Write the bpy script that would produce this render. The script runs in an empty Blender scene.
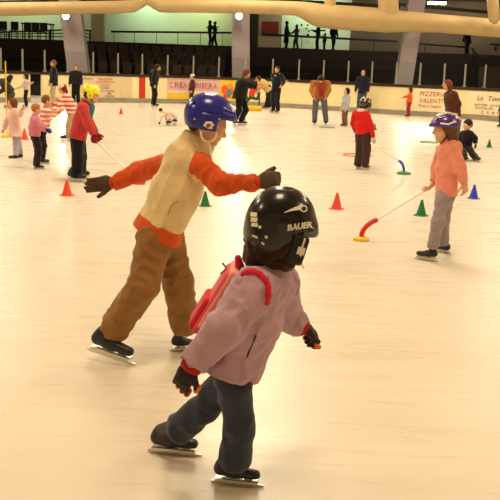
import bpy, math, random
import numpy as np
from mathutils import Vector, Matrix
from mathutils.bvhtree import BVHTree
random.seed(7)
SC = bpy.context.scene
COL = SC.collection
U = Vector((0, 0, 1))

# ------------------------------------------------------------------ camera
F_PX = 900.0
PITCH = math.radians(11.46)
ROLL = math.radians(2.0)
CAM = Vector((0, 0, 1.65))
RM = Matrix.Rotation(math.radians(90) - PITCH, 3, 'X') @ Matrix.Rotation(ROLL, 3, 'Z')
cd = bpy.data.cameras.new('camera')
cd.sensor_width = 36
cd.lens = F_PX / 500 * 36
cd.clip_end = 300
cam = bpy.data.objects.new('camera', cd)
cam.matrix_world = Matrix.Translation(CAM) @ RM.to_4x4()
COL.objects.link(cam)
SC.camera = cam

def ray(px, py):
    return RM @ Vector(((px - 250) / F_PX, -(py - 250) / F_PX, -1))
def G(px, py, z=0.0):
    d = ray(px, py)
    return CAM + d * ((z - CAM.z) / d.z)
def V(px, py, Y):
    d = ray(px, py)
    return CAM + d * (Y / d.y)
FWD = RM @ Vector((0, 0, -1))
def mpp(p):
    return (p - CAM).dot(FWD) / F_PX

# ------------------------------------------------------------------ materials
def lin(c):
    return tuple(((v / 255) / 12.92 if v / 255 <= .04045 else ((v / 255 + .055) / 1.055) ** 2.4) for v in c) + (1,)
_M = {}
def mat(name, c, rough=.8, metal=0.0, var=.12, scale=8.0, bump=0.0, bscale=60.0, spec=.3, sheen=0.0, stripes=None, emit=None, coat=0.0):
    if name in _M:
        return _M[name]
    m = bpy.data.materials.new(name)
    m.use_nodes = True
    nt = m.node_tree
    b = nt.nodes['Principled BSDF']
    b.inputs['Roughness'].default_value = rough
    b.inputs['Metallic'].default_value = metal
    b.inputs['Specular IOR Level'].default_value = spec
    b.inputs['Sheen Weight'].default_value = sheen
    b.inputs['Coat Weight'].default_value = coat
    tc = nt.nodes.new('ShaderNodeTexCoord')
    n = nt.nodes.new('ShaderNodeTexNoise')
    n.inputs['Scale'].default_value = scale
    n.inputs['Detail'].default_value = 4
    nt.links.new(tc.outputs['Object'], n.inputs['Vector'])
    mr = nt.nodes.new('ShaderNodeMapRange')
    mr.inputs['From Min'].default_value = .3
    mr.inputs['From Max'].default_value = .7
    mr.inputs['To Min'].default_value = 1 - var
    mr.inputs['To Max'].default_value = 1 + var
    nt.links.new(n.outputs['Fac'], mr.inputs['Value'])
    mx = nt.nodes.new('ShaderNodeMix')
    mx.data_type = 'RGBA'
    mx.blend_type = 'MULTIPLY'
    mx.inputs['Factor'].default_value = 1
    mx.inputs['A'].default_value = lin(c)
    if stripes:
        c2, axis, period, duty = stripes
        sp = nt.nodes.new('ShaderNodeSeparateXYZ')
        nt.links.new(tc.outputs['Object'], sp.inputs[0])
        a = nt.nodes.new('ShaderNodeMath'); a.operation = 'DIVIDE'
        nt.links.new(sp.outputs[axis], a.inputs[0]); a.inputs[1].default_value = period
        fr = nt.nodes.new('ShaderNodeMath'); fr.operation = 'FRACT'
        nt.links.new(a.outputs[0], fr.inputs[0])
        gt = nt.nodes.new('ShaderNodeMath'); gt.operation = 'GREATER_THAN'
        nt.links.new(fr.outputs[0], gt.inputs[0]); gt.inputs[1].default_value = duty
        m2 = nt.nodes.new('ShaderNodeMix'); m2.data_type = 'RGBA'
        m2.inputs['A'].default_value = lin(c); m2.inputs['B'].default_value = lin(c2)
        nt.links.new(gt.outputs[0], m2.inputs['Factor'])
        nt.links.new(m2.outputs['Result'], mx.inputs['A'])
    nt.links.new(mr.outputs[0], mx.inputs['B'])
    nt.links.new(mx.outputs['Result'], b.inputs['Base Color'])
    if bump:
        n2 = nt.nodes.new('ShaderNodeTexNoise')
        n2.inputs['Scale'].default_value = bscale
        n2.inputs['Detail'].default_value = 5
        nt.links.new(tc.outputs['Object'], n2.inputs['Vector'])
        bp = nt.nodes.new('ShaderNodeBump')
        bp.inputs['Strength'].default_value = bump
        bp.inputs['Distance'].default_value = .01
        nt.links.new(n2.outputs['Fac'], bp.inputs['Height'])
        nt.links.new(bp.outputs[0], b.inputs['Normal'])
    if emit:
        b.inputs['Emission Color'].default_value = lin(c)
        b.inputs['Emission Strength'].default_value = emit
    _M[name] = m
    return m

def cloth(c, **k):
    key = 'cloth_%d_%d_%d' % tuple(c) + ('s' if k.get('stripes') else '') + ('_t' if 'bscale' in k else '')
    k.setdefault('bump', .35)
    k.setdefault('sheen', .15)
    k.setdefault('rough', .9)
    k.setdefault('spec', .15)
    return mat(key, c, **k)

STEEL = mat('blade steel', (205, 200, 190), .3, .9, .05)
SKIN = mat('skin', (206, 150, 112), .6, var=.05, scale=20, spec=.3)
SKIN2 = mat('skin pale', (222, 170, 135), .6, var=.05, scale=20, spec=.3)
EYE = mat('dark eye', (30, 20, 15), .25, var=.0)
EYEW = mat('eye white', (225, 215, 205), .3, var=.0)
LIP = mat('lips', (175, 95, 80), .5, var=.05)

# ------------------------------------------------------------------ object helpers
def tag(o, label=None, cat=None, group=None, kind=None):
    if label: o['label'] = label
    if cat: o['category'] = cat
    if group: o['group'] = group
    if kind: o['kind'] = kind
    return o
def empty(name, loc):
    o = bpy.data.objects.new(name, None)
    o.empty_display_size = .1
    o.location = loc
    COL.objects.link(o)
    return o
def mesh_obj(name, verts, faces, m, parent=None, smooth=True, origin=None):
    """verts in world coordinates; the object's origin is placed at the thing's base"""
    org = Vector(origin) if origin is not None else (base_of(parent) if parent else Vector((0, 0, 0)))
    v = np.asarray(verts, dtype=np.float64).reshape(-1, 3) - np.array(org)
    me = bpy.data.meshes.new(name)
    me.from_pydata(v.tolist(), [], faces.tolist() if hasattr(faces, 'tolist') else faces)
    me.polygons.foreach_set('use_smooth', [smooth] * len(me.polygons))
    me.materials.append(m)
    me.update()
    o = bpy.data.objects.new(name, me)
    COL.objects.link(o)
    if parent:
        o.parent = parent
        o.location = org - base_of(parent)
    else:
        o.location = org
    return o
def base_of(o):
    p = Vector((0, 0, 0))
    while o is not None:
        p += o.location
        o = o.parent
    return p

class MB:
    """collects boxes, tubes and lathes as one mesh, world coordinates"""
    def __init__(s): s.v = []; s.f = []
    def box(s, c, size, ax=None):
        c = Vector(c)
        X, Y, Z = ax or (Vector((1, 0, 0)), Vector((0, 1, 0)), U)
        n = len(s.v)
        for sx in (-1, 1):
            for sy in (-1, 1):
                for sz in (-1, 1):
                    s.v.append(tuple(c + X * sx * size[0] / 2 + Y * sy * size[1] / 2 + Z * sz * size[2] / 2))
        for q in ((0, 1, 3, 2), (4, 6, 7, 5), (0, 4, 5, 1), (2, 3, 7, 6), (0, 2, 6, 4), (1, 5, 7, 3)):
            s.f.append([n + i for i in q])
        return s
    def tube(s, pts, rad, seg=12, cap=True):
        pts = [Vector(p) for p in pts]
        if not hasattr(rad, '__len__'): rad = [rad] * len(pts)
        n0 = len(s.v)
        ref = None
        for i, p in enumerate(pts):
            t = (pts[min(i + 1, len(pts) - 1)] - pts[max(i - 1, 0)]).normalized()
            if ref is None:
                ref = t.orthogonal().normalized()
            ref = (ref - t * ref.dot(t)).normalized()
            b = t.cross(ref)
            for k in range(seg):
                a = 2 * math.pi * k / seg
                s.v.append(tuple(p + (ref * math.cos(a) + b * math.sin(a)) * rad[i]))
        for i in range(len(pts) - 1):
            for k in range(seg):
                k2 = (k + 1) % seg
                s.f.append([n0 + i * seg + k, n0 + i * seg + k2, n0 + (i + 1) * seg + k2, n0 + (i + 1) * seg + k])
        if cap:
            s.f.append([n0 + k for k in range(seg)][::-1])
            s.f.append([n0 + (len(pts) - 1) * seg + k for k in range(seg)])
        return s
    def lathe(s, c, prof, seg=24):
        """prof: (radius, height) pairs from the bottom up about a vertical axis through c"""
        c = Vector(c)
        n0 = len(s.v)
        for r, h in prof:
            for k in range(seg):
                a = 2 * math.pi * k / seg
                s.v.append((c.x + r * math.cos(a), c.y + r * math.sin(a), c.z + h))
        for i in range(len(prof) - 1):
            for k in range(seg):
                k2 = (k + 1) % seg
                s.f.append([n0 + i * seg + k, n0 + i * seg + k2, n0 + (i + 1) * seg + k2, n0 + (i + 1) * seg + k])
        s.f.append([n0 + k for k in range(seg)][::-1])
        s.f.append([n0 + (len(prof) - 1) * seg + k for k in range(seg)])
        return s
    def torus(s, c, R, r, seg=40, sub=8, X=Vector((1, 0, 0)), Y=Vector((0, 1, 0))):
        c = Vector(c); N = X.cross(Y); n0 = len(s.v)
        for i in range(seg):
            a = 2 * math.pi * i / seg
            d = X * math.cos(a) + Y * math.sin(a)
            for k in range(sub):
                b = 2 * math.pi * k / sub
                s.v.append(tuple(c + d * (R + r * math.cos(b)) + N * r * math.sin(b)))
        for i in range(seg):
            for k in range(sub):
                s.f.append([n0 + i * sub + k, n0 + ((i + 1) % seg) * sub + k, n0 + ((i + 1) % seg) * sub + (k + 1) % sub, n0 + i * sub + (k + 1) % sub])
        return s
    def build(s, name, m, parent=None, smooth=False, origin=None):
        o = mesh_obj(name, s.v, s.f, m, parent, smooth, origin)
        if smooth:
            try:
                for e in o.data.edges: pass
                o.data.set_sharp_from_angle(angle=math.radians(40))
            except Exception:
                pass
        return o

# ------------------------------------------------------------------ implicit surfaces (continuous bodies and clothes)
def A(v): return np.array(v, dtype=np.float32)
class Sdf:
    def __init__(s): s.ops = []
    def cap(s, a, b, ra, rb=None, k=.02, op='+', lat=None, q=1.0):
        rb = ra if rb is None else rb
        a_, b_ = A(a), A(b)
        L = None if lat is None else A(Vector(lat).normalized())
        def fn(P):
            p = P - a_
            ab = b_ - a_
            if L is not None:
                e = (1 / q - 1)
                p = p + (p @ L)[..., None] * (L * e)
                ab = ab + (ab @ L) * (L * e)
            dd = float(ab @ ab) + 1e-9
            t = np.clip((p @ ab) / dd, 0, 1)
            return np.sqrt(((p - t[..., None] * ab) ** 2).sum(-1)) - (ra + (rb - ra) * t)
        r = max(ra, rb) * max(1, q)
        s.ops.append((op, fn, np.minimum(a_, b_) - r, np.maximum(a_, b_) + r, k))
        return s
    def ell(s, c, rx, ry, rz, X=None, Y=None, Z=None, k=.02, op='+'):
        c_ = A(c)
        X = A(X if X is not None else (1, 0, 0)); Y = A(Y if Y is not None else (0, 1, 0)); Z = A(Z if Z is not None else (0, 0, 1))
        R = np.stack([X, Y, Z], 1)
        rr = A((rx, ry, rz))
        def fn(P):
            q = (P - c_) @ R
            k0 = np.sqrt(((q / rr) ** 2).sum(-1))
            k1 = np.sqrt(((q / rr ** 2) ** 2).sum(-1)) + 1e-9
            return k0 * (k0 - 1) / k1
        r = np.abs(R) @ rr
        s.ops.append((op, fn, c_ - r, c_ + r, k))
        return s
    def rbox(s, c, hx, hy, hz, X, Y, Z, rad=.01, k=.02, op='+'):
        c_ = A(c)
        R = np.stack([A(X), A(Y), A(Z)], 1)
        h = A((hx, hy, hz))
        def fn(P):
            q = np.abs((P - c_) @ R) - (h - rad)
            return np.sqrt((np.maximum(q, 0) ** 2).sum(-1)) + np.minimum(q.max(-1), 0) - rad
        r = np.abs(R) @ h
        s.ops.append((op, fn, c_ - r, c_ + r, k))
        return s
    def plane(s, p, n, k=.004):
        """keeps the side the normal points away from"""
        p_, n_ = A(p), A(Vector(n).normalized())
        s.ops.append(('&', lambda P: (P - p_) @ n_, None, None, k))
        return s
    def offset_folds(s, amp, freq, seed=0):
        s.ops.append(('w', (amp, freq, seed), None, None, 0))
        return s
    def mesh(s, vox):
        ops = []
        for o in s.ops:
            if o[0] == 'S':
                ops += [('+s',) + q[1:] for q in o[1].ops] + [('merge', (o[2], o[3]), None, None, 0)]
            else:
                ops.append(o)
        s = type('T', (), {'ops': ops})
        G2 = None
        lo = np.min([o[2] for o in s.ops if o[0] in ('+', '+s')], axis=0) - vox * 4 - .03
        hi = np.max([o[3] for o in s.ops if o[0] in ('+', '+s')], axis=0) + vox * 4 + .03
        n = np.ceil((hi - lo) / vox).astype(int) + 1
        ax = [lo[i] + vox * np.arange(n[i], dtype=np.float32) for i in range(3)]
        F = np.full(tuple(n), 1.0, dtype=np.float32)
        for op, fn, l, h, k in s.ops:
            if op == '+s' and G2 is None:
                G2 = F; F = np.full(tuple(n), 1.0, dtype=np.float32)
            if op == 'merge':
                op, fn = 'w', (fn[0], fn[1] * 1.25, 3)
                merge = True
            else:
                merge = False
            if op == '+s': op = '+'
            if op == 'w':
                amp, fr, seed = fn
                rs = np.random.RandomState(seed)
                Pg = np.stack(np.meshgrid(*ax, indexing='ij'), -1)
                near = np.abs(F) < amp * 3 + vox * 2
                Q = Pg[near]
                w = np.zeros(len(Q), dtype=np.float32)
                for j in range(6):
                    d = rs.randn(3); d /= np.linalg.norm(d)
                    d2 = rs.randn(3); d2 /= np.linalg.norm(d2)
                    f = fr * (0.6 + 0.9 * rs.rand())
                    w += np.sin((Q @ A(d)) * f + 1.6 * np.sin((Q @ A(d2)) * f * .45 + rs.rand() * 6) + rs.rand() * 6)
                F[near] += amp * (np.abs(w / 3) - .5)
                if merge:
                    kk = .03
                    hh = np.maximum(kk - np.abs(F - G2), 0) / kk
                    F = np.minimum(F, G2) - hh * hh * kk * .25
                continue
            if l is None:
                sl = (slice(None),) * 3
            else:
                pad = (k if k else 0) + vox * 3
                i0 = np.maximum(np.floor((l - pad - lo) / vox).astype(int), 0)
                i1 = np.minimum(np.ceil((h + pad - lo) / vox).astype(int) + 1, n)
                if (i1 <= i0).any(): continue
                sl = tuple(slice(i0[i], i1[i]) for i in range(3))
            P = np.stack(np.meshgrid(*[ax[i][sl[i]] for i in range(3)], indexing='ij'), -1)
            d = fn(P).astype(np.float32)
            f = F[sl]
            kk = max(k, 1e-6)
            if op == '+':
                hh = np.maximum(kk - np.abs(f - d), 0) / kk
                F[sl] = np.minimum(f, d) - hh * hh * kk * .25
            else:
                if op == '-': d = -d
                hh = np.maximum(kk - np.abs(f - d), 0) / kk
                F[sl] = np.maximum(f, d) + hh * hh * kk * .25
        S = F < 0
        c = np.zeros(tuple(n - 1), dtype=np.int8)
        for i in (0, 1):
            for j in (0, 1):
                for k in (0, 1):
                    c += S[i:n[0] - 1 + i, j:n[1] - 1 + j, k:n[2] - 1 + k]
        act = (c > 0) & (c < 8)
        I = np.argwhere(act)
        idx = -np.ones(act.shape, dtype=np.int64)
        idx[act] = np.arange(len(I))
        pos = np.zeros((len(I), 3)); cnt = np.zeros(len(I))
        for a_ in range(3):
            b_, c_ = [x for x in range(3) if x != a_]
            for u in (0, 1):
                for w in (0, 1):
                    o0 = np.zeros(3, int); o0[b_] = u; o0[c_] = w
                    o1 = o0.copy(); o1[a_] = 1
                    f0 = F[tuple((I + o0).T)]; f1 = F[tuple((I + o1).T)]
                    m = (f0 < 0) != (f1 < 0)
                    t = np.where(m, f0 / np.where(m, f0 - f1, 1), 0)
                    p = o0[None, :] + t[:, None] * (o1 - o0)[None, :]
                    pos += p * m[:, None]; cnt += m
        verts = lo + (I + pos / cnt[:, None]) * vox
        faces = []
        for a_ in range(3):
            b_, c_ = (a_ + 1) % 3, (a_ + 2) % 3
            s0 = [slice(1, -1)] * 3; s1 = [slice(1, -1)] * 3
            s0[a_] = slice(0, -1); s1[a_] = slice(1, None)
            x0 = S[tuple(s0)]; x1 = S[tuple(s1)]
            for flip, msk in ((False, x0 & ~x1), (True, ~x0 & x1)):
                E = np.argwhere(msk)
                if not len(E): continue
                base = E.copy()
                for t in range(3):
                    if t != a_: base[:, t] += 1
                def cell(db, dc):
                    q = base.copy(); q[:, b_] += db; q[:, c_] += dc
                    return idx[tuple(q.T)]
                qd = np.stack([cell(-1, -1), cell(0, -1), cell(0, 0), cell(-1, 0)], 1)
                if flip: qd = qd[:, ::-1]
                faces.append(qd)
        faces = np.concatenate(faces)
        return verts, faces
    def build(s, name, m, parent, vox, smooth_it=1):
        v, f = s.mesh(vox)
        # one light relaxation of the net
        if smooth_it:
            e = np.concatenate([f[:, [0, 1]], f[:, [1, 2]], f[:, [2, 3]], f[:, [3, 0]]])
            for _ in range(smooth_it):
                acc = np.zeros_like(v); cn = np.zeros(len(v))
                np.add.at(acc, e[:, 0], v[e[:, 1]]); np.add.at(cn, e[:, 0], 1)
                np.add.at(acc, e[:, 1], v[e[:, 0]]); np.add.at(cn, e[:, 1], 1)
                v = v * .5 + .5 * acc / np.maximum(cn, 1)[:, None]
        return mesh_obj(name, v, f, m, parent, True)

# ------------------------------------------------------------------ figures
def head_prims(s, c, r, F, L, Up, k=None, nose=1.0):
    k = k or r * .18
    P = lambda f, l, u: c + F * (f * r) + L * (l * r) + Up * (u * r)
    s.ell(P(-.12, 0, .16), .86 * r, .70 * r, .82 * r, F, L, Up, k)
    s.ell(P(.22, 0, -.24), .56 * r, .54 * r, .66 * r, F, L, Up, k)
    s.cap(P(.1, 0, -.45), P(.46, 0, -.74), .4 * r, .24 * r, k)
    s.cap(P(.66, .24, .14), P(.66, -.24, .14), .13 * r, None, k)
    for sg in (-1, 1):
        s.ell(P(.84, .27 * sg, .0), .12 * r, .17 * r, .11 * r, F, L, Up, r * .1, '-')
        s.ell(P(.48, .34 * sg, -.25), .26 * r, .2 * r, .22 * r, F, L, Up, k)
    s.cap(P(.74, 0, .02), P(.93 * nose, 0, -.24), .07 * r, .11 * r, r * .08)
    s.ell(P(.80, 0, -.30), .1 * r, .17 * r, .08 * r, F, L, Up, r * .06)
    s.ell(P(.74, 0, -.47), .11 * r, .22 * r, .06 * r, F, L, Up, r * .05)
    s.ell(P(.71, 0, -.58), .11 * r, .18 * r, .06 * r, F, L, Up, r * .05)
    s.ell(P(.62, 0, -.80), .17 * r, .19 * r, .15 * r, F, L, Up, r * .12)
    for sg in (-1, 1):
        s.ell(P(-.06, .7 * sg, -.1), .17 * r, .08 * r, .25 * r, F, L, Up, r * .05)

def hand_prims(s, w, D, N, h, side=1, curl=20, spread=1.0, fat=1.0, k=None, fs=1.0):
    """w wrist, D hand direction, N palm normal, side: which side of D x N the thumb leaves"""
    D = D.normalized(); N = (N - D * N.dot(D)).normalized()
    T = D.cross(N) * side
    k = k or h * .05
    s.cap(w, w + D * .2 * h, .13 * h * fat, .15 * h * fat, k, lat=T, q=1.2)
    s.cap(w + D * .18 * h, w + D * .45 * h, .105 * h * fat, .10 * h * fat, k * 2, lat=T, q=2.0)
    ends = []
    for i, (o, ln) in enumerate(((.19, .44), (.065, .50), (-.06, .46), (-.18, .36))):
        r = .057 * h * fat
        p = w + D * .48 * h + T * (o * h)
        a = math.radians(curl * (1 + .12 * i))
        d = (D + T * o * fs * .9).normalized()
        pts = [p]
        ang = 0
        for frac in (.42, .32, .26):
            ang += a
            dd = (d * math.cos(ang) + N * math.sin(ang))
            p = p + dd * (ln * h * frac)
            pts.append(p)
        for j in range(3):
            s.cap(pts[j], pts[j + 1], r * (1 - .08 * j), r * (1 - .08 * (j + 1)), k * .5)
        ends.append(pts[-1])
    p0 = w + D * .16 * h + T * .14 * h
    d1 = (D * .62 + T * .72 * min(1.3, spread) + N * .25).normalized()
    p1 = p0 + d1 * .24 * h
    p2 = p1 + (d1 * .8 + D * .5 + N * .15).normalized() * .24 * h
    s.cap(p0, p1, .085 * h * fat, .066 * h * fat, k)
    s.cap(p1, p2, .066 * h * fat, .056 * h * fat, k * .5)
    ends.append(p2)
    return ends

def skate(root, heel, toe, m, vox, up=None, sc=1.0, color_holder=None, shaft=.5, name='skate', top=None):
    """heel and toe: where the blade meets the ice"""
    d = (toe - heel); ln = d.length; d.normalize()
    up = (up or U); up = (up - d * up.dot(d)).normalized()
    side = d.cross(up)
    hh = .17 * ln
    s = Sdf()
    hb = heel + d * .14 * ln + up * hh
    tb = heel + d * .90 * ln + up * hh
    s.cap(hb + up * .15 * ln, heel + d * .42 * ln + up * (hh + .15 * ln), .135 * ln, .13 * ln, .03)
    s.cap(heel + d * .42 * ln + up * (hh + .12 * ln), tb - d * .04 * ln + up * .09 * ln, .125 * ln, .10 * ln, .03, lat=side, q=1.12)
    an = heel + d * .22 * ln + up * (hh + .3 * ln)
    tp = top if top is not None else an + up * shaft * ln
    s.cap(an, tp, .135 * ln, .145 * ln, .03)
    s.plane(heel + up * hh, -up)
    o = s.build(name, m, root, vox)
    b = MB()
    # holder posts, sole plate and runner
    b.box(heel + d * .48 * ln + up * (hh - .012 * sc), (ln * .86, .055 * sc, .012 * sc), (d, side, up))
    b.box(heel + d * .24 * ln + up * (hh * .55), (ln * .14, .014 * sc, hh * .8), (d, side, up))
    b.box(heel + d * .72 * ln + up * (hh * .55), (ln * .16, .014 * sc, hh * .8), (d, side, up))
    hb_ = b.build('blade_holder', color_holder or STEEL, o)
    b = MB()
    n = 12
    th = .004 * sc
    prof = []
    for i in range(n + 1):
        t = i / n
        x = -.04 + 1.08 * t
        z0 = .03 * ln * (max(0, abs(t - .5) - .42) / .08) ** 2 * .6
        prof.append((x * ln, z0, .055 * ln))
    n0 = 0
    for x, z0, z1 in prof:
        for sy in (-1, 1):
            for z in (z0, z1):
                b.v.append(tuple(heel + d * x + side * sy * th + up * z))
    for i in range(n):
        a = i * 4; c = a + 4
        b.f += [[a, a + 1, c + 1, c], [a + 2, c + 2, c + 3, a + 3], [a + 1, a + 3, c + 3, c + 1], [a, c, c + 2, a + 2]]
    b.f += [[0, 2, 3, 1], [n * 4, n * 4 + 1, n * 4 + 3, n * 4 + 2]]
    b.build('blade', STEEL, o)
    return o

def person(label, base, h, face, top, pants, hair=(40, 26, 18), kid=False, lean=0, stride=.0, armR=(5, 8, 15), armL=(5, 8, 15),
           J=None, shoes=(20, 18, 18), gloves=None, hair_len=0, helmet=None, hem=.0, coat=None, bulk=1.0, skin=None, group=None,
           head_pitch=None, vox=None, skates=True, hip_drop=0.0, collar=None, extra=None, hat=None, legw=1.0, z=0.0, Y=None, headf=None, feet=None,
           folds=None, headr=None, top_stripes=None, top_bump=None, footlen=None, gap=None, curl=25, armw=1.0, flare=1.0, waist=1.0, fspread=1.0):
    O = G(base[0], base[1], z) if Y is None else V(base[0], base[1], Y)
    H = h * mpp(O)
    a = math.radians(face)
    d = Vector((math.cos(a), math.sin(a), 0)); l = Vector((-math.sin(a), math.cos(a), 0))
    root = empty('person', O)
    tag(root, label, 'person', group)
    sh = (.115 if not kid else .118) * H
    hz = (.50 if not kid else .475) * H - hip_drop * H
    j = {}
    j['pelvis'] = O + U * hz
    la = math.radians(lean)
    T = (U * math.cos(la) + d * math.sin(la))
    tl = (.33 if not kid else .30) * H
    j['neck'] = j['pelvis'] + T * tl
    hd = T if head_pitch is None else (U * math.cos(math.radians(head_pitch)) + d * math.sin(math.radians(head_pitch)))
    hr = (.068 if not kid else .083) * H if headr is None else headr
    j['head'] = j['neck'] + T * (.02 * H) + hd * hr * 1.15 + d * .01 * H
    foot_h = (.075 if skates else .035) * H if skates else .04 * H
    for s_, S in ((1, 'L'), (-1, 'R')):
        j['sh' + S] = j['neck'] - T * .035 * H + l * s_ * sh
        j['hi' + S] = j['pelvis'] + l * s_ * .052 * H
        st = stride * s_ * -1
        j['an' + S] = O + l * s_ * .06 * H + d * st * H + U * foot_h
        mid = (j['hi' + S] + j['an' + S]) / 2
        j['kn' + S] = mid + d * (.03 + hip_drop * .8) * H + U * .0 * H
        p_, o_, b_ = (armL if S == 'L' else armR)
        p_ = math.radians(p_); o_ = math.radians(o_); b_ = math.radians(b_)
        ud = (-U * math.cos(p_) + d * math.sin(p_)) * math.cos(o_) + l * s_ * math.sin(o_)
        fd = (-U * math.cos(p_ + b_) + d * math.sin(p_ + b_)) * math.cos(o_ * .5) + l * s_ * math.sin(o_ * .5)
        j['el' + S] = j['sh' + S] + ud * .165 * H
        j['wr' + S] = j['el' + S] + fd * .14 * H
    raw = dict(J or {})
    for n, q in raw.items():
        if n in ('handL', 'handR', 'palmL', 'palmR'): continue
        j[n] = V(q[0], q[1], O.y + (q[2] if len(q) > 2 else 0))
    T = (j['neck'] - j['pelvis']).normalized()
    lat = (j['shL'] - j['shR'])
    lat = (lat - T * lat.dot(T)).normalized()
    dT = lat.cross(T) * -1 if lat.cross(T).dot(d) < 0 else lat.cross(T)
    if headf is not None:   # face direction and pitch of the head
        ha, hp = math.radians(headf[0]), math.radians(headf[1])
        Fh = Vector((math.cos(ha) * math.cos(hp), math.sin(ha) * math.cos(hp), -math.sin(hp)))
    else:
        Fh = (d * hd.z - U * hd.dot(d)).normalized()
        hd_ = hd
    Lh = U.cross(Fh).normalized()
    Uh = Fh.cross(Lh).normalized()
    if headf and len(headf) > 2:
        R_ = Matrix.Rotation(math.radians(headf[2]), 3, Fh)
        Lh = R_ @ Lh; Uh = R_ @ Uh
    vx = vox or max(.008, H / 105)
    B = bulk
    sk = skin or (SKIN2 if kid else SKIN)
    # -------- body, one continuous surface
    s = Sdf()
    s.cap(j['pelvis'], j['pelvis'] + T * tl * .45, .055 * H, .05 * H, .03, lat=lat, q=1.35)
    s.cap(j['pelvis'] + T * tl * .45, j['neck'] - T * .05 * H, .05 * H, .05 * H, .04, lat=lat, q=1.4)
    s.cap(j['neck'] - T * .03 * H, j['head'] - Uh * hr * .3 - Fh * hr * .15, .034 * H, .034 * H, .03)
    hands = {}
    cu = lambda S: curl[S] if isinstance(curl, dict) else curl
    for S, s_ in (('L', 1), ('R', -1)):
        s.cap(j['sh' + S], j['el' + S], .026 * H, .021 * H, .03)
        s.cap(j['el' + S], j['wr' + S], .021 * H, .015 * H, .02)
        s.cap(j['hi' + S], j['kn' + S], .045 * H, .033 * H, .03)
        s.cap(j['kn' + S], j['an' + S], .030 * H, .016 * H, .02)
        D = (j['wr' + S] - j['el' + S]).normalized()
        if 'hand' + S in raw:
            q = raw['hand' + S]
            D = (V(q[0], q[1], O.y + q[2]) - j['wr' + S]).normalized()
        N = -lat * s_ + dT * .3
        if 'palm' + S in raw:
            N = Vector(raw['palm' + S])
        hl = (.105 if not kid else .11) * H
        hands[S] = (D, N, hl)
        if not gloves:
            hand_prims(s, j['wr' + S], D, N, hl, 1 if s_ < 0 else -1, cu(S), 1.0, 1.0)
        else:
            hand_prims(s, j['wr' + S] + D * .012 * H, D, N, hl * .9, 1 if s_ < 0 else -1, cu(S), 1.0, .55, fs=fspread)
    head_prims(s, j['head'], hr, Fh, Lh, Uh)
    body = s.build('body', sk, root, vx)
    P = lambda f, ll, u: j['head'] + Fh * (f * hr) + Lh * (ll * hr) + Uh * (u * hr)
    # -------- eyes and lips
    for sg in (-1, 1):
        e = Sdf().ell(P(.70, .27 * sg, .0), .1 * hr, .12 * hr, .085 * hr, Fh, Lh, Uh)
        eo = e.build('eye', EYEW if vx < .009 else EYE, root, max(.0022, hr * .04), 0)
        if vx < .009:
            Sdf().ell(P(.785, .27 * sg, .0), .03 * hr, .05 * hr, .055 * hr, Fh, Lh, Uh).build('iris', EYE, eo, max(.0012, hr * .018), 0)
    # -------- top garment
    mt = cloth(top, stripes=top_stripes, **(top_bump or {}))
    fa, ff = folds or ((.007, 68) if vx < .0105 else (.006 * H, 60))
    s = Sdf()
    hp = j['pelvis'] - T * (hem * H) + T * .015 * H
    mid = j['pelvis'] + T * tl * .5
    if coat:
        end = j['pelvis'] - U * coat * H
        s.cap(mid, j['pelvis'], .074 * H * B, .08 * H * B, .04, lat=lat, q=1.3)
        s.cap(j['pelvis'], end, .078 * H * B, .1 * H * B, .04, lat=lat, q=1.3)
        s.plane(end, -U)
    else:
        s.cap(hp - T * .04 * H, mid, .082 * H * B, .075 * H * B, .04, lat=lat, q=1.28)
    s.cap(mid, j['neck'] - T * .06 * H, .072 * H * B, .066 * H * B, .05, lat=lat, q=1.38)
    s.cap(j['shL'] - lat * .025 * H, j['shR'] + lat * .025 * H, .045 * H * B, None, .05)
    s.cap(j['neck'] - T * .06 * H, j['neck'] + T * .012 * H, .058 * H, .044 * H, .03)
    s.cap(j['neck'] + T * .01 * H, j['neck'] + T * .14 * H, .026 * H, .026 * H, .01, '-')
    W = B * armw
    if not coat:   # the hem ends cleanly before the sleeves are added
        s.offset_folds(fa, ff, int(base[0]) % 97)
        s.plane(hp, -T)
    sl = Sdf()
    for S in 'LR':
        sl.cap(j['sh' + S], j['el' + S], .044 * H * W, .039 * H * W, .04)
        sl.cap(j['el' + S], j['wr' + S], .039 * H * W, .031 * H * W, .03)
    if coat:
        s.ops += sl.ops
        s.offset_folds(fa, ff, int(base[0]) % 97)
    else:
        s.ops.append(('S', sl, fa, ff, 0))
    for S in 'LR':
        D = hands[S][0]
        s.cap(j['wr' + S] + D * .022 * H, j['wr' + S] + D * .09 * H, .034 * H * W, None, .004, '-')
    jacket = s.build('jacket' if not coat else 'coat', mt, root, vx)
    # -------- trousers
    mp = cloth(pants)
    s = Sdf()
    s.cap(j['pelvis'] + T * .045 * H, j['pelvis'] - T * .005 * H, .060 * H * waist, .062 * H * waist, .03, lat=lat, q=1.26)
    s.plane(j['pelvis'] + T * .06 * H, T)
    for S in 'LR':
        s.cap(j['hi' + S], j['kn' + S], .060 * H * legw, .050 * H * legw, .03 * H)
        s.cap(j['kn' + S], j['an' + S], .050 * H * legw, .046 * H * legw * flare, .02 * H)
    s.offset_folds(fa, ff * .9, int(base[0]) % 89 + 3)
    for S in 'LR':
        D = (j['an' + S] - j['kn' + S]).normalized()
        s.cap(j['an' + S] + D * .022 * H + D * .075 * H, j['an' + S] + D * .2 * H, .075 * H, None, .004, '-')
    s.build('trousers', mp, root, vx)
    # -------- shoes or skates
    ms = mat('boot_%d_%d_%d' % tuple(shoes), shoes, .4, var=.1, spec=.5)
    fl = (footlen or .165) * H
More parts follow.
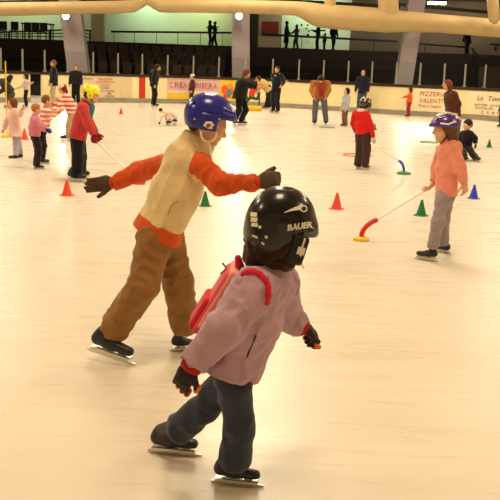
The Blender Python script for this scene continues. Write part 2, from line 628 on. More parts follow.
    for S in 'LR':
        if feet and S in feet:
            q = feet[S]
            if len(q) == 4:
                hl_, to_ = G(q[0], q[1], z), G(q[2], q[3], z)
            else:
                hl_, to_ = V(q[0], q[1], O.y + q[4]), V(q[2], q[3], O.y + q[5])
                hl_.z = max(hl_.z, z + .002); to_.z = max(to_.z, z + .002)
            upv = (j['kn' + S] - j['an' + S]).normalized() if len(q) > 6 else None
            tp = j['an' + S] + (j['kn' + S] - j['an' + S]).normalized() * .04 * H
            skate(root, hl_, to_, ms, vx * .8, sc=H / 1.4, up=upv, top=tp)
        elif skates:
            an = j['an' + S]
            hl_ = Vector((an.x, an.y, z)) - d * fl * .25
            skate(root, hl_, hl_ + d * fl, ms, vx * .8, sc=H / 1.4, shaft=.25)
        else:
            an = j['an' + S]
            s = Sdf()
            s.cap(Vector((an.x, an.y, z + .03 * H)) - d * .01 * H, Vector((an.x, an.y, z + .02 * H)) + d * .1 * H, .03 * H, .022 * H, .02)
            s.cap(an, Vector((an.x, an.y, z + .03 * H)), .028 * H, .028 * H, .02)
            s.plane((an.x, an.y, z + .002), -U)
            s.build('shoe', ms, root, vx * .8)
    # -------- gloves
    if gloves:
        mg = cloth(gloves)
        for S, s_ in (('L', 1), ('R', -1)):
            D, N, hl = hands[S]
            g = Sdf()
            hand_prims(g, j['wr' + S] + D * .012 * H, D, N, hl, 1 if s_ < 0 else -1, cu(S), 1.0, 1.35, fs=fspread)
            g.build('glove', mg, root, min(vx * .7, hl * .035 + .001))
    # -------- hair
    if hair is not None:
        mh = cloth(hair, bump=.8, bscale=90, rough=.6)
        s = Sdf()
        s.ell(P(-.2, 0, .22), .90 * hr, .78 * hr, .86 * hr, Fh, Lh, Uh, .01)
        if hair_len:
            s.cap(P(-.45, 0, -.1), P(-.6, 0, -.5 - hair_len), .58 * hr, .38 * hr, hr * .4, lat=Lh, q=1.25)
            for sg in (-1, 1):
                s.cap(P(-.15, .55 * sg, 0), P(-.15, .6 * sg, -.4 - hair_len * .6), .28 * hr, .2 * hr, hr * .3)
        else:
            s.cap(P(-.5, .25, -.2), P(-.5, -.25, -.2), .38 * hr, None, hr * .2)
        s.ell(P(.75, 0, -.42), .72 * hr, .60 * hr, .86 * hr, Fh, Lh, Uh, hr * .12, '-')
        s.offset_folds(hr * .05, 5 / hr, 5)
        s.build('hair', mh, root, max(.004, vx * .8), 0)
    if hat:
        mh = cloth(hat)
        s = Sdf()
        s.ell(P(-.1, 0, .28), .95 * hr, .84 * hr, .86 * hr, Fh, Lh, Uh, .01)
        s.plane(P(0, 0, .22), -(Uh + Fh * .1))
        s.cap(P(.6, .35, .3), P(.6, -.35, .3), .18 * hr, None, .01)
        s.build('hat', mh, root, max(.004, vx * .8))
    if collar:
        s = Sdf()
        n_ = 10
        for i in range(n_):
            a0 = 2 * math.pi * i / n_; a1 = 2 * math.pi * (i + 1) / n_
            c0 = j['neck'] + T * .0 * H + (lat * math.cos(a0) + dT * math.sin(a0)) * .05 * H - T * max(0, math.sin(a0)) * .04 * H
            c1 = j['neck'] + T * .0 * H + (lat * math.cos(a1) + dT * math.sin(a1)) * .05 * H - T * max(0, math.sin(a1)) * .04 * H
            s.cap(c0, c1, .022 * H, None, .01)
        s.build('collar', cloth(collar), root, vx * .8)
    if helmet:
        bike_helmet(root, j['head'], hr, Fh, Lh, Uh, vx, **helmet)
    return dict(root=root, j=j, H=H, O=O, T=T, lat=lat, dT=dT, d=d, l=l, Fh=Fh, Lh=Lh, Uh=Uh, hr=hr, hands=hands, vx=vx, P=P, jacket=jacket)

def bike_helmet(root, c, hr, F, L, Up, vx, color=(235, 220, 20), color2=None, ear=True, style='hockey', strap=(30, 30, 30)):
    P = lambda f, l, u: c + F * (f * hr) + L * (l * hr) + Up * (u * hr)
    v = max(.0035, vx * .7)
    s = Sdf()
    mh = mat('helmet_%d_%d_%d' % tuple(color), color, .25, var=.04, spec=.6, coat=.5)
    s.ell(P(-.12, 0, .26), 1.12 * hr, .94 * hr, .98 * hr, F, L, Up, .01)
    if style == 'bike':
        s.cap(P(.75, 0, .42), P(1.08, 0, .34), .32 * hr, .16 * hr, hr * .2, lat=L, q=1.8)
    s.ell(P(-.1, 0, -.05), .93 * hr, .76 * hr, .95 * hr, F, L, Up, .01, '-')
    s.plane(P(0, 0, .12), -(Up - F * .12) if style == 'bike' else -(Up + F * .05))
    if ear:
        for sg in (-1, 1):
            s.ell(P(-.12, .86 * sg, -.12), .42 * hr, .13 * hr, .45 * hr, F, L, Up, hr * .15)
        s.cap(P(-.85, .3, -.1), P(-.85, -.3, -.1), .22 * hr, None, hr * .2)
        for sg in (-1, 1):
            s.ell(P(-.1, 1.0 * sg, -.2), .12 * hr, .2 * hr, .12 * hr, F, L, Up, hr * .05, '-')
    if style != 'plain':
        for l_ in (-.45, 0, .45):
            s.cap(P(-.75, l_, 1.28 - abs(l_) * .5), P(.45, l_, 1.3 - abs(l_) * .5), .12 * hr, None, hr * .08, '-')
    h = s.build('helmet', mh, root, v)
    if color2:
        s = Sdf()
        m2 = mat('helmet2_%d_%d_%d' % tuple(color2), color2, .3, var=.25, scale=25, spec=.5)
        for l_, w in ((-.24, .1), (.24, .1)):
            pts = [P(-1.05, l_ * 1.7, .62), P(-.7, l_ * 1.6, .98), P(-.15, l_ * 1.4, 1.17), P(.4, l_ * 1.2, 1.03), P(.82, l_, .68)]
            for q in range(4):
                s.cap(pts[q], pts[q + 1], w * hr, None, .004)
        for sg in (-1, 1):
            pts = [P(-.95, .5 * sg, .4), P(-.5, .86 * sg, .5), (P(0, .95 * sg, .38)), P(.5, .78 * sg, .5)]
            for q in range(3):
                s.cap(pts[q], pts[q + 1], .07 * hr, None, .004)
        s.build('stripe', m2, h, v * .7)
    b = MB()
    for sg in (-1, 1):
        b.tube([P(-.1, .82 * sg, -.2), P(.1, .7 * sg, -.6), P(.38, .3 * sg, -1.0), P(.42, 0, -1.08)], .035 * hr + .002, 6)
    b.build('chin_strap', mat('strap_%d_%d_%d' % tuple(strap), strap, .7), h, True)
    return h

# ================================================================== THE RINK
def interp(tab, x):
    for (x0, y0), (x1, y1) in zip(tab, tab[1:]):
        if x <= x1:
            return y0 + (y1 - y0) * (x - x0) / (x1 - x0)
    return tab[-1][1]
BASE = [(-700, 118), (-400, 108), (-160, 104), (0, 102.4), (60, 102.3), (120, 102.5), (180, 103.6), (250, 106.2), (290, 108), (330, 110.6), (375, 113.3), (415, 116), (480, 120), (500, 121.8), (560, 128), (640, 140), (900, 190)]
def brd(px, off=0.0, z=0.0):
    p = G(px, interp(BASE, px))
    q = G(px + 3, interp(BASE, px + 3)); r = G(px - 3, interp(BASE, px - 3))
    t = (q - r).normalized()
    n = Vector((t.y, -t.x, 0)) * -1
    if n.y < 0: n = -n
    return Vector((p.x, p.y, z)) + n * off
# ice
ice = bpy.data.materials.new('ice'); ice.use_nodes = True
nt = ice.node_tree; b = nt.nodes['Principled BSDF']
tc = nt.nodes.new('ShaderNodeTexCoord')
mp_ = nt.nodes.new('ShaderNodeMapping'); mp_.inputs['Scale'].default_value = (1, .35, 1); mp_.inputs['Rotation'].default_value = (0, 0, .5)
nt.links.new(tc.outputs['Object'], mp_.inputs['Vector'])
n1 = nt.nodes.new('ShaderNodeTexNoise'); n1.inputs['Scale'].default_value = .8; n1.inputs['Detail'].default_value = 6
nt.links.new(mp_.outputs[0], n1.inputs['Vector'])
cr = nt.nodes.new('ShaderNodeValToRGB')
cr.color_ramp.elements[0].position = .3; cr.color_ramp.elements[0].color = lin((220, 211, 195))
cr.color_ramp.elements[1].position = .7; cr.color_ramp.elements[1].color = lin((230, 221, 206))
nt.links.new(n1.outputs['Fac'], cr.inputs['Fac'])
# faint scratches and scuffed snow
n2 = nt.nodes.new('ShaderNodeTexNoise'); n2.inputs['Scale'].default_value = 3.0; n2.inputs['Detail'].default_value = 8; n2.inputs['Distortion'].default_value = 1.5
mp2 = nt.nodes.new('ShaderNodeMapping'); mp2.inputs['Scale'].default_value = (.35, 2.2, 1); mp2.inputs['Rotation'].default_value = (0, 0, -.25)
nt.links.new(tc.outputs['Object'], mp2.inputs['Vector']); nt.links.new(mp2.outputs[0], n2.inputs['Vector'])
mr = nt.nodes.new('ShaderNodeMapRange'); mr.inputs['From Min'].default_value = .35; mr.inputs['From Max'].default_value = .65; mr.inputs['To Min'].default_value = .978; mr.inputs['To Max'].default_value = 1.012
nt.links.new(n2.outputs['Fac'], mr.inputs['Value'])
mx = nt.nodes.new('ShaderNodeMix'); mx.data_type = 'RGBA'; mx.blend_type = 'MULTIPLY'; mx.inputs['Factor'].default_value = 1
nt.links.new(cr.outputs[0], mx.inputs['A']); nt.links.new(mr.outputs[0], mx.inputs['B'])
nt.links.new(mx.outputs['Result'], b.inputs['Base Color'])
mr2 = nt.nodes.new('ShaderNodeMapRange'); mr2.inputs['From Min'].default_value = .35; mr2.inputs['From Max'].default_value = .65; mr2.inputs['To Min'].default_value = .26; mr2.inputs['To Max'].default_value = .34
nt.links.new(n2.outputs['Fac'], mr2.inputs['Value']); nt.links.new(mr2.outputs[0], b.inputs['Roughness'])
b.inputs['IOR'].default_value = 1.31
b.inputs['Specular IOR Level'].default_value = .6
bp = nt.nodes.new('ShaderNodeBump'); bp.inputs['Strength'].default_value = .02; bp.inputs['Distance'].default_value = .02
nt.links.new(n2.outputs['Fac'], bp.inputs['Height']); nt.links.new(bp.outputs[0], b.inputs['Normal'])
m_ = MB()
m_.box((0, 18, -.05), (44, 52, .1))
fl = m_.build('floor', ice); tag(fl, 'pale cream skating ice with scuffs and soft lamp reflections', 'floor', kind='structure')

m_con = mat('dark concrete', (62, 52, 46), .8, var=.2, scale=.8, bump=.2)
m_ = MB(); m_.box((0, 52, -.06), (60, 30, .1)); o = m_.build('floor_behind', m_con)
o.name = 'floor_stands'; tag(o, 'dark concrete floor behind the rink boards', 'floor', kind='structure')

# rink boards: one continuous enclosure, its panels, cap rail, kick plate, posts and glass are parts
PXS = list(range(-700, 901, 10))
def strip(name, m, parent, x0, x1, z0, z1, o0, o1):
    pxs = [x0] + [x for x in PXS if x0 < x < x1] + [x1]
    v = []; f = []
    for x in pxs:
        v += [tuple(brd(x, o0, z0)), tuple(brd(x, o0, z1)), tuple(brd(x, o1, z1)), tuple(brd(x, o1, z0))]
    for i in range(len(pxs) - 1):
        a_ = i * 4
        for k in range(4):
            f.append([a_ + k, a_ + (k + 1) % 4, a_ + 4 + (k + 1) % 4, a_ + 4 + k])
    f.append([0, 3, 2, 1]); n = (len(pxs) - 1) * 4; f.append([n, n + 1, n + 2, n + 3])
    return mesh_obj(name, v, f, m, parent, False)
boards = empty('wall_rink', brd(250)); tag(boards, 'cream rink boards with dark cap rail, grey kick plate and glass posts', 'rink boards', kind='structure')
m_board = mat('cream board', (238, 222, 172), .45, var=.05, scale=1.2, spec=.4)
m_kick = mat('kick plate', (150, 143, 128), .5, var=.12, scale=2)
m_cap = mat('cap rail', (52, 34, 26), .5, var=.15, scale=2)
m_red = mat('red board stripe', (196, 52, 28), .45, var=.06)
gates = [(-160, 30.5), (42, 138.8), (145.2, 640)]
segs = [(-700, -160), (-160, 30.5), (42.5, 75), (75, 138.8), (145.2, 167), (167, 235), (235, 290), (290, 350), (350, 412), (412, 462), (462, 520), (520, 640), (640, 900)]
for x0, x1 in segs:
    strip('board_panel', m_board, boards, x0, x1, .19, 1.09, 0, .12)
strip('goal_line_stripe', m_red, boards, 138.8, 145.2, .19, 1.09, -.005, .12)
for x0, x1 in ((-700, 30.5), (42.5, 900)):
    strip('kick_plate', m_kick, boards, x0, x1, 0, .19, -.03, .12)
    strip('cap_rail', m_cap, boards, x0, x1, 1.09, 1.2, -.03, .16)
strip('gate_cap', m_cap, boards, 30.5, 42.5, 1.09, 1.16, .02, .12)
m_post = mat('post metal', (150, 150, 140), .4, .5, .05)
m_glass = bpy.data.materials.new('rink glass'); m_glass.use_nodes = True
gn = m_glass.node_tree; gn.nodes.remove(gn.nodes['Principled BSDF'])
tr = gn.nodes.new('ShaderNodeBsdfTransparent'); tr.inputs[0].default_value = (.93, .95, .93, 1)
gl = gn.nodes.new('ShaderNodeBsdfGlossy'); gl.inputs['Roughness'].default_value = .05
fr = gn.nodes.new('ShaderNodeFresnel'); fr.inputs['IOR'].default_value = 1.04
ms_ = gn.nodes.new('ShaderNodeMixShader')
gn.links.new(fr.outputs[0], ms_.inputs[0]); gn.links.new(tr.outputs[0], ms_.inputs[1]); gn.links.new(gl.outputs[0], ms_.inputs[2])
gn.links.new(ms_.outputs[0], gn.nodes['Material Output'].inputs['Surface'])
posts = [-250, -225, -199, -173, -148, -122, -97, -72, -47, -22, 2.5, 24, 46, 68.5, 94, 118.5, 142.3, 167.5, 192.5, 217.8, 244, 271, 296.5, 321, 345.5, 369, 393, 416.5, 440.5, 461, 480.5, 500, 519, 538, 558, 579, 600, 622]
for i, x in enumerate(posts):
    m_ = MB(); c = brd(x, .06)
    m_.box(c + U * 1.62, (.06, .06, .86)); m_.box(c + U * 1.22, (.12, .1, .06))
    m_.build('post', m_post, boards)
    if i + 1 < len(posts):
        v0, v1 = brd(x + .8, .06), brd(posts[i + 1] - .8, .06)
        t = (v1 - v0); ln = t.length; t.normalize()
        m_ = MB(); m_.box((v0 + v1) / 2 + U * 1.62, (ln, .012, .84), (t, U.cross(t), U))
        m_.build('glass_pane', m_glass, boards)

# ------------------------------------------------------------------ banners with their lettering
def text_on(parent, name, s, px, dy_top, size, m, width=None, shear=0.0):
    """lettering lies on the boards' face: px is its left edge, dy_top the height of its baseline above the ice"""
    cu = bpy.data.curves.new(name, 'FONT')
    cu.body = s; cu.size = size; cu.extrude = .004; cu.shear = shear; cu.space_character = 1.05
    o = bpy.data.objects.new(name, cu)
    COL.objects.link(o)
    cu.materials.append(m)
    bpy.context.view_layer.update()
    p0 = brd(px, -.02)
    if width:
        p1 = brd(width, -.02); w = (p1 - p0).length
        cur = max(o.dimensions.x, .01); sx = w / cur
    else:
        p1 = brd(px + 12, -.02); sx = 1
    t = (p1 - p0).normalized()
    n = t.cross(U)
    M3 = Matrix((t * sx, U, n)).transposed()
    M4 = M3.to_4x4(); M4.translation = p0 + U * dy_top
    dg = bpy.context.evaluated_depsgraph_get()
    me = bpy.data.meshes.new_from_object(o.evaluated_get(dg))
    bpy.data.objects.remove(o)
    me.transform(M4)
    org = base_of(parent)
    me.transform(Matrix.Translation(-org))
    ob = bpy.data.objects.new(name, me); COL.objects.link(ob); ob.parent = parent
    me.materials.clear(); me.materials.append(m)
    return ob
m_tred = mat('red lettering', (190, 70, 50), .5, var=.0)
m_tblue = mat('blue lettering', (120, 110, 150), .5, var=0)
m_tgrey = mat('grey lettering', (130, 120, 105), .5, var=0)
m_torg = mat('orange lettering', (214, 88, 42), .5, var=0)
m_tpur = mat('purple lettering', (120, 80, 130), .5, var=0)
m_bw = mat('pale banner', (240, 228, 190), .5, var=.03)
def banner(x0, x1, z0, z1, m, label, name='advertising_banner'):
    r = empty(name, brd((x0 + x1) / 2)); tag(r, label, 'banner')
    strip('banner_sheet', m, r, x0, x1, z0, z1, -.014, -.002)
    return r
r = banner(413.5, 445, .2, 1.07, m_bw, 'pale pizzeria advertisement with two rows of red capitals')
text_on(r, 'lettering', 'PIZZERIA', 418.2, .80, .24, m_tred, 444, .1)
text_on(r, 'lettering', 'VALENTI', 418.2, .54, .23, m_tred, 441, .1)
text_on(r, 'lettering', 'Pizza', 417.5, .37, .15, m_torg, 425, .3); text_on(r, 'lettering', 'al', 426.5, .37, .15, m_torg, 428.5, .3); text_on(r, 'lettering', 'taglio', 430, .37, .15, m_torg, 440, .3)
r = banner(465, 512, .2, 1.05, m_bw, 'pale advertisement with grey script lines and spaced red capitals at far right of boards')
text_on(r, 'lettering', 'La', 475, .74, .26, m_tgrey, 481, .3); text_on(r, 'lettering', 'Tomas', 485.5, .74, .24, m_tgrey, 505, .3)
text_on(r, 'lettering', 'servizi', 473, .54, .13, m_tgrey, 486, .1); text_on(r, 'lettering', 'arte', 489, .54, .13, m_tgrey, 500, .1)
text_on(r, 'lettering', 'lunedi', 474, .42, .12, m_tgrey, 492, .1)
[text_on(r, 'lettering', c_, x_, .24, .16, m_tred, x_ + 2) for c_, x_ in zip('CAMU', (481, 486.5, 491.5, 497))]
m_bt = mat('tan banner', (222, 200, 160), .5, var=.05)
r = banner(78, 132, .2, 1.08, m_bt, 'tan advertisement with small centred red lines beside yellow helmet')
for t_, a_, c_, z_, s_, m0 in (('PALESTRA', 98, 112, .92, .14, m_tred), ('CENTROSPORT', 96, 114, .80, .12, m_torg), ('NUOTO', 100, 110, .68, .1, m_tred), ('ACQUA', 101, 109, .56, .13, m_tpur),
                              ('FITNESS', 99, 114, .44, .1, m_tgrey), ('AREA', 107, 111, .34, .09, m_tred), ('TELEFONO', 104, 114, .24, .08, m_tgrey), ('SPORT', 81, 93, .92, .12, m_tgrey)):
    text_on(r, 'lettering', t_, a_, z_, s_, m0, c_)
m_by = mat('yellow banner field', (240, 196, 40), .5, var=.06)
m_bp = mat('lilac banner field', (214, 176, 170), .5, var=.1, scale=3)
r = empty('advertising_banner', brd(200)); tag(r, 'lilac and yellow children\'s advertisement banner with big coloured capitals', 'banner')
strip('banner_sheet', m_bp, r, 167, 220, .52, 1.07, -.014, -.002)
strip('banner_sheet', m_by, r, 167, 220, .2, .52, -.014, -.002)
strip('banner_stripe', mat('pale lilac stripe', (232, 205, 180), .5), r, 167, 218, .44, .58, -.02, -.012)
strip('banner_sheet', m_by, r, 220, 235.5, .2, 1.07, -.014, -.002)
cols = [m_torg, m_tpur, m_tred, m_tblue]
for i, (ch, x) in enumerate(zip('CREAMINIERA', (168.8, 174, 178.6, 183, 187.6, 193.4, 196.2, 201, 203.8, 208, 213))):
    text_on(r, 'lettering', ch, x, .68, .34, cols[i % 4], x + (3.6 if ch != 'I' else 1.3))
# plain cartoon-like blobs of colour at its yellow end
for px_, z_, rx, rz, c_ in ((224.5, .66, .16, .2, (226, 92, 40)), (228.6, .52, .12, .2, (90, 130, 130)), (228.8, .84, .12, .11, (236, 150, 60)), (225, .38, .1, .1, (205, 60, 40)), (231, .68, .08, .22, (230, 110, 50))):
    c = brd(px_, -.018, z_); m_ = MB(); n0 = 0
    t = (brd(px_ + 3, -.018, z_) - c).normalized()
    pts = [c + t * (rx * math.cos(a_ * math.pi / 8) * (1 + .2 * math.sin(3 * a_))) + U * rz * math.sin(a_ * math.pi / 8) for a_ in range(16)]
    nn = t.cross(U) * .006
    m_.v = [tuple(p + nn) for p in pts] + [tuple(p) for p in pts]
    m_.f = [list(range(16))] + [[k, (k + 1) % 16, 16 + (k + 1) % 16, 16 + k] for k in range(16)] + [list(range(16, 32))[::-1]]
    m_.build('printed_patch', mat('patch_%d' % px_ + str(int(z_ * 100)), c_, .5), r)

# ------------------------------------------------------------------ stands, walkway, walls
m_tier = mat('dark tiers', (33, 27, 26), .85, var=.25, scale=1.5)
YW, ZW = 53.0, 2.82
st = empty('floor_tiers', (0, 42, 0)); tag(st, 'dark stepped stands rising behind the rink glass', 'stands', kind='structure')
NT = 5
def tier_y(i): return 43.2 + i * 1.9
def tier_z(i): return .45 + i * .33
for i in range(NT):
    m_ = MB(); y0 = tier_y(i)
    m_.box((0, (y0 + YW) / 2, tier_z(i) / 2 + (tier_z(i - 1) / 2 if i else 0)), (44, YW - y0, tier_z(i) - (tier_z(i - 1) if i else 0)))
    m_.build('tier', m_tier, st)
m_seat = mat('seat plastic', (62, 50, 45), .7, var=.2, scale=3)
def seat_mesh():
    m_ = MB()
    m_.box((0, 0, .42), (.44, .4, .05)); m_.box((0, .2, .66), (.44, .05, .46), (Vector((1, 0, 0)), Vector((0, 1, -.15)).normalized(), Vector((0, .15, 1)).normalized()))
    m_.box((0, .05, .2), (.3, .3, .4))
    me = bpy.data.meshes.new('stand_seat'); me.from_pydata(m_.v, [], m_.f); me.materials.append(m_seat); me.update()
    return me
sm = seat_mesh(); first = None
for i in range(1, NT):
    yy = tier_y(i) + .9
    xl = V(84, 50, yy).x; xr = V(232, 50, yy).x
    n_ = int((xr - xl) / .62)
    for k in range(n_):
        o = bpy.data.objects.new('stand_seat', sm) if first is None else first.copy()
        first = first or o
        o.location = (xl + .3 + k * .62, yy, tier_z(i)); COL.objects.link(o)
        tag(o, 'dark plastic stadium seat in the rows behind the rink glass', 'seat', 'stadium seats in the stands')
    
m_slab = mat('walkway slab', (48, 38, 33), .8, var=.15)
m_ = MB(); m_.box((0, YW + 3.2, ZW / 2), (46, 6.4, ZW)); o = m_.build('floor_walkway', m_slab); tag(o, 'dark raised walkway slab above the stands', 'walkway', kind='structure')
# back wall split at the places where its paint changes
WY = 58.5
m_wg = mat('pale painted wall', (205, 212, 190), .8, var=.05, scale=.5)
m_wb = mat('brown painted wall', (150, 128, 104), .8, var=.07, scale=.6)
m_wd = mat('dark brown wall', (96, 84, 68), .8, var=.15, scale=.5)
m_wk = mat('charcoal wall', (40, 34, 30), .8, var=.15)
ZT = 6.2
def wallx(x): return V(x, 40, WY).x
for i, (x0, x1, m0, lb) in enumerate(((-60, 92, m_wg, 'pale wall behind the left end of walkway'), (92, 104.5, m_wb, 'narrow brown wall strip behind walkway'), (104.5, 249, m_wg, 'pale lit wall behind the long railing'),
                              (249, 258, m_wk, 'charcoal wall strip beside middle pillar'), (258, 281, m_wb, 'brown wall section holding the dark red poster'), (281, 350.5, m_wg, 'pale lit wall behind five dark figures'),
                              (350.5, 560, m_wd, 'dark brown wall behind the right walkway'))):
    m_ = MB(); a_, b_ = wallx(x0), wallx(x1)
    dpt = .3 if m0 is not m_wb and m0 is not m_wk else .9
    m_.box(((a_ + b_) / 2, WY + .45 - dpt / 2 + .15, (ZW + ZT) / 2), (b_ - a_, dpt, ZT - ZW))
    o = m_.build('wall_back', m0); tag(o, lb, 'wall', kind='structure')
m_ceil = mat('dark ceiling', (120, 96, 68), .8, var=.2, scale=.6)
m_ = MB(); m_.box((0, 50, ZT + .1), (60, 18, .2)); o = m_.build('ceiling_stands', m_ceil); tag(o, 'dark brown ceiling over the stands', 'ceiling', kind='structure')
m_ = MB(); m_.box((0, 14.5, 9.1), (48, 53, .2)); o = m_.build('ceiling', mat('hall ceiling', (190, 175, 150), .8)); tag(o, 'high ceiling over the ice', 'ceiling', kind='structure')
m_ = MB(); m_.box((0, 41, (ZT + 9.1) / 2), (48, .2, 9.1 - ZT)); o = m_.build('wall_fascia', m_ceil); tag(o, 'dark fascia above the stands', 'wall', kind='structure')
m_hall = mat('hall wall', (232, 218, 195), .8)
for nm, c, sz in (('wall_left', (-22, 22, 4.6), (.2, 72, 9.2)), ('wall_right', (22, 22, 4.6), (.2, 72, 9.2)), ('wall_front', (0, -9, 4.6), (44, .2, 9.2))):
    m_ = MB(); m_.box(c, sz); o = m_.build(nm, m_hall); tag(o, 'plain tan hall wall', 'wall', kind='structure')

# railings along the walkway
m_rail = mat('black rail', (24, 20, 18), .5, var=.1)
RY = YW + .4
def rail(x0, y0, x1, y1, label, posts_, bars=(1.0,), thick=.05, name='walkway_railing'):
    p0, p1 = V(x0, y0, RY), V(x1, y1, RY)
    r = empty(name, Vector(((p0.x + p1.x) / 2, RY, ZW))); tag(r, label, 'railing')
    m_ = MB(); m_.box((p0 + p1) / 2, ((p1 - p0).length, .08, thick * 2), ((p1 - p0).normalized(), Vector((0, 1, 0)), (p1 - p0).normalized().cross(Vector((0, 1, 0)))))
    m_.build('handrail', m_rail, r)
    for f_ in bars:
        if f_ >= 1: continue
        m_ = MB(); q0 = Vector((p0.x, RY, ZW + (p0.z - ZW) * f_)); q1 = Vector((p1.x, RY, ZW + (p1.z - ZW) * f_))
        m_.tube([q0, q1], .03, 6); m_.build('rail_bar', m_rail, r)
    for x in posts_:
        t = (x - x0) / (x1 - x0); q = p0.lerp(p1, t)
        m_ = MB(); m_.tube([(q.x, RY, ZW), (q.x, RY, q.z)], .018 if len(bars) == 1 else .055, 6); m_.build('baluster', m_rail, r)
    return r
rail(-30, 33.5, 63, 30, 'black three-bar railing at left end of walkway', (-10, 9, 29, 49.5), (.35, .68, 1), .045)
rail(82, 29.5, 91.5, 31, 'short black three-bar railing right of the left pillar', (85, 90), (.35, .68, 1), .045)
rail(111, 31.6, 233, 32.8, 'long black railing with thin balusters above the seats', (114, 134.5, 156.5, 178, 200.5, 222.5), (1,), .055)
rail(262, 34.3, 397, 41.5, 'black railing in front of five dark figures', (281, 302, 324, 350, 374), (1,), .06)
rail(417, 43.8, 466, 47.3, 'short dark railing right of the right pillar', (425, 445), (1,), .05)
# stair handrail at the right
r = empty('stair_handrail', V(479, 60, RY - 1)); tag(r, 'dark sloping stair handrail at the far right', 'handrail')
m_ = MB(); m_.tube([V(472, 48.5, RY - .3), V(488, 68, RY - 3)], .06, 8); m_.build('handrail', m_rail, r)
for t in (.1, .55, .95):
    p = V(472, 48.5, RY - .3).lerp(V(488, 68, RY - 3), t); m_ = MB(); m_.tube([p, p - U * .9], .03, 6); m_.build('baluster', m_rail, r)
m_ = MB(); p = V(495, 69, 45.5); m_.box((p.x + .6, 45.8, p.z - .6), (2.2, 1.8, 1.4)); o = m_.build('floor_landing', m_slab); tag(o, 'dark stair landing behind the glass at far right', 'landing', kind='structure')
m_ = MB(); p0, p1 = V(484, 68.5, 45), V(512, 70, 45); m_.box((p0 + p1) / 2, ((p1 - p0).length, .1, .16)); o = m_.build('landing_rail', m_rail); tag(o, 'thick dark rail across the far right landing', 'rail')
# table and chairs on the left walkway
def table(px, w):
    c = V(px, 40, RY + 2.2); r = empty('table', (c.x, c.y, ZW)); tag(r, 'long dark table on the walkway under left lit wall', 'table')
    m_ = MB(); m_.box((c.x, c.y, ZW + .95), (w, .7, .07)); m_.build('table_top', m_rail, r)
    for sx in (-1, 1):
        for sy in (-1, 1):
            m_ = MB(); m_.box((c.x + sx * (w / 2 - .1), c.y + sy * .28, ZW + .46), (.06, .06, .92)); m_.build('leg', m_rail, r)
table(38, 1.9)
def chair(px, dy, label):
    c = V(px, 42, RY + dy); r = empty('chair', (c.x, c.y, ZW)); tag(r, label, 'chair', 'dark chairs by the walkway table')
    m_ = MB(); m_.box((c.x, c.y, ZW + .45), (.45, .45, .06)); m_.build('seat', m_rail, r)
    m_ = MB(); m_.box((c.x, c.y + .21, ZW + .75), (.45, .05, .5)); m_.build('backrest', m_rail, r)
    for sx in (-1, 1):
        for sy in (-1, 1):
            m_ = MB(); m_.box((c.x + sx * .19, c.y + sy * .19, ZW + .21), (.04, .04, .42)); m_.build('leg', m_rail, r)
for px_, lb in ((2.5, 'dark chair nearest the left edge of walkway'), (14, 'dark chair left of the walkway table'), (27, 'dark chair before the left end of walkway table'), (35, 'dark chair before the middle of walkway table'), (43, 'dark chair before the right end of walkway table')):
    chair(px_, 1.0 if px_ < 20 else 1.2, lb)
# poster
m_ = MB(); a_, b_ = V(262, 21, WY - .5), V(278.5, 35, WY - .5)
m_.box(((a_.x + b_.x) / 2, WY - .333, (a_.z + b_.z) / 2), (b_.x - a_.x, .06, a_.z - b_.z)); o = m_.build('poster', mat('dark red poster', (110, 28, 18), .6, var=.1)); tag(o, 'dark red square poster on the brown wall', 'poster')
# small dark cut-outs stuck to the lit wall
k = 0
for x, y, w in ((301.5, 25, .14), (307.5, 25, .12), (306.5, 28.5, .12), (309, 31, .12), (308, 35, .16), (323, 30.5, .34), (299, 31, .1)):
    p = V(x, y, WY); m_ = MB(); m_.tube([(p.x, WY + .08, p.z), (p.x, WY + .0, p.z)], w / 2 if w < .3 else .1, 10)
    if w > .3:
        m_ = MB(); m_.box((p.x, WY + .05, p.z), (w, .06, .1))
    o = m_.build('wall_decoration', m_rail); tag(o, ('small dark oblong mark on lit wall between walking figures' if w > .3 else 'small dark round cut-out on the lit wall above railing'), 'wall decoration', 'dark cut-outs on the lit wall')
# small things on the right wall
p = V(496, 44.5, WY - .3); m_ = MB(); m_.box(p, (.7, .12, .12)); m_.box(p - U * .25, (.12, .1, .3)); o = m_.build('wall_bracket', m_rail); tag(o, 'small dark bracket on the far right wall', 'bracket')

# pillars with floodlights
m_pil = mat('lilac grey pillar', (136, 124, 127), .7, var=.06, scale=1.5)
def pillar(pts, Y, w, label, depth=.7):
    """pts: centre pixel at top and bottom; the pillar leans as the photo shows"""
    (tx, ty), (bx, by) = pts
    a_, b_ = V(tx, ty, Y), V(bx, by, Y)
    dr = (a_ - b_).normalized()
    top = b_ + dr * ((ZT - b_.z) / dr.z); bot = b_ - dr * (b_.z / dr.z)
    X = Vector((1, 0, 0))
    r = empty('wall_pillar', bot); tag(r, label, 'pillar', kind='structure')
    v = []
    for c in (bot, top):
        for sx, sy in ((-1, -1), (1, -1), (1, 1), (-1, 1)):
            v.append(tuple(c + X * sx * w / 2 + Vector((0, sy * depth / 2, 0))))
    f = [[0, 1, 5, 4], [1, 2, 6, 5], [2, 3, 7, 6], [3, 0, 4, 7], [0, 3, 2, 1], [4, 5, 6, 7]]
    mesh_obj('shaft', v, f, m_pil, r, False)
    return r
m_lampb = mat('lamp housing', (60, 58, 55), .5)
m_lamp = mat('lamp lens', (255, 250, 235), .5, var=0, emit=13)
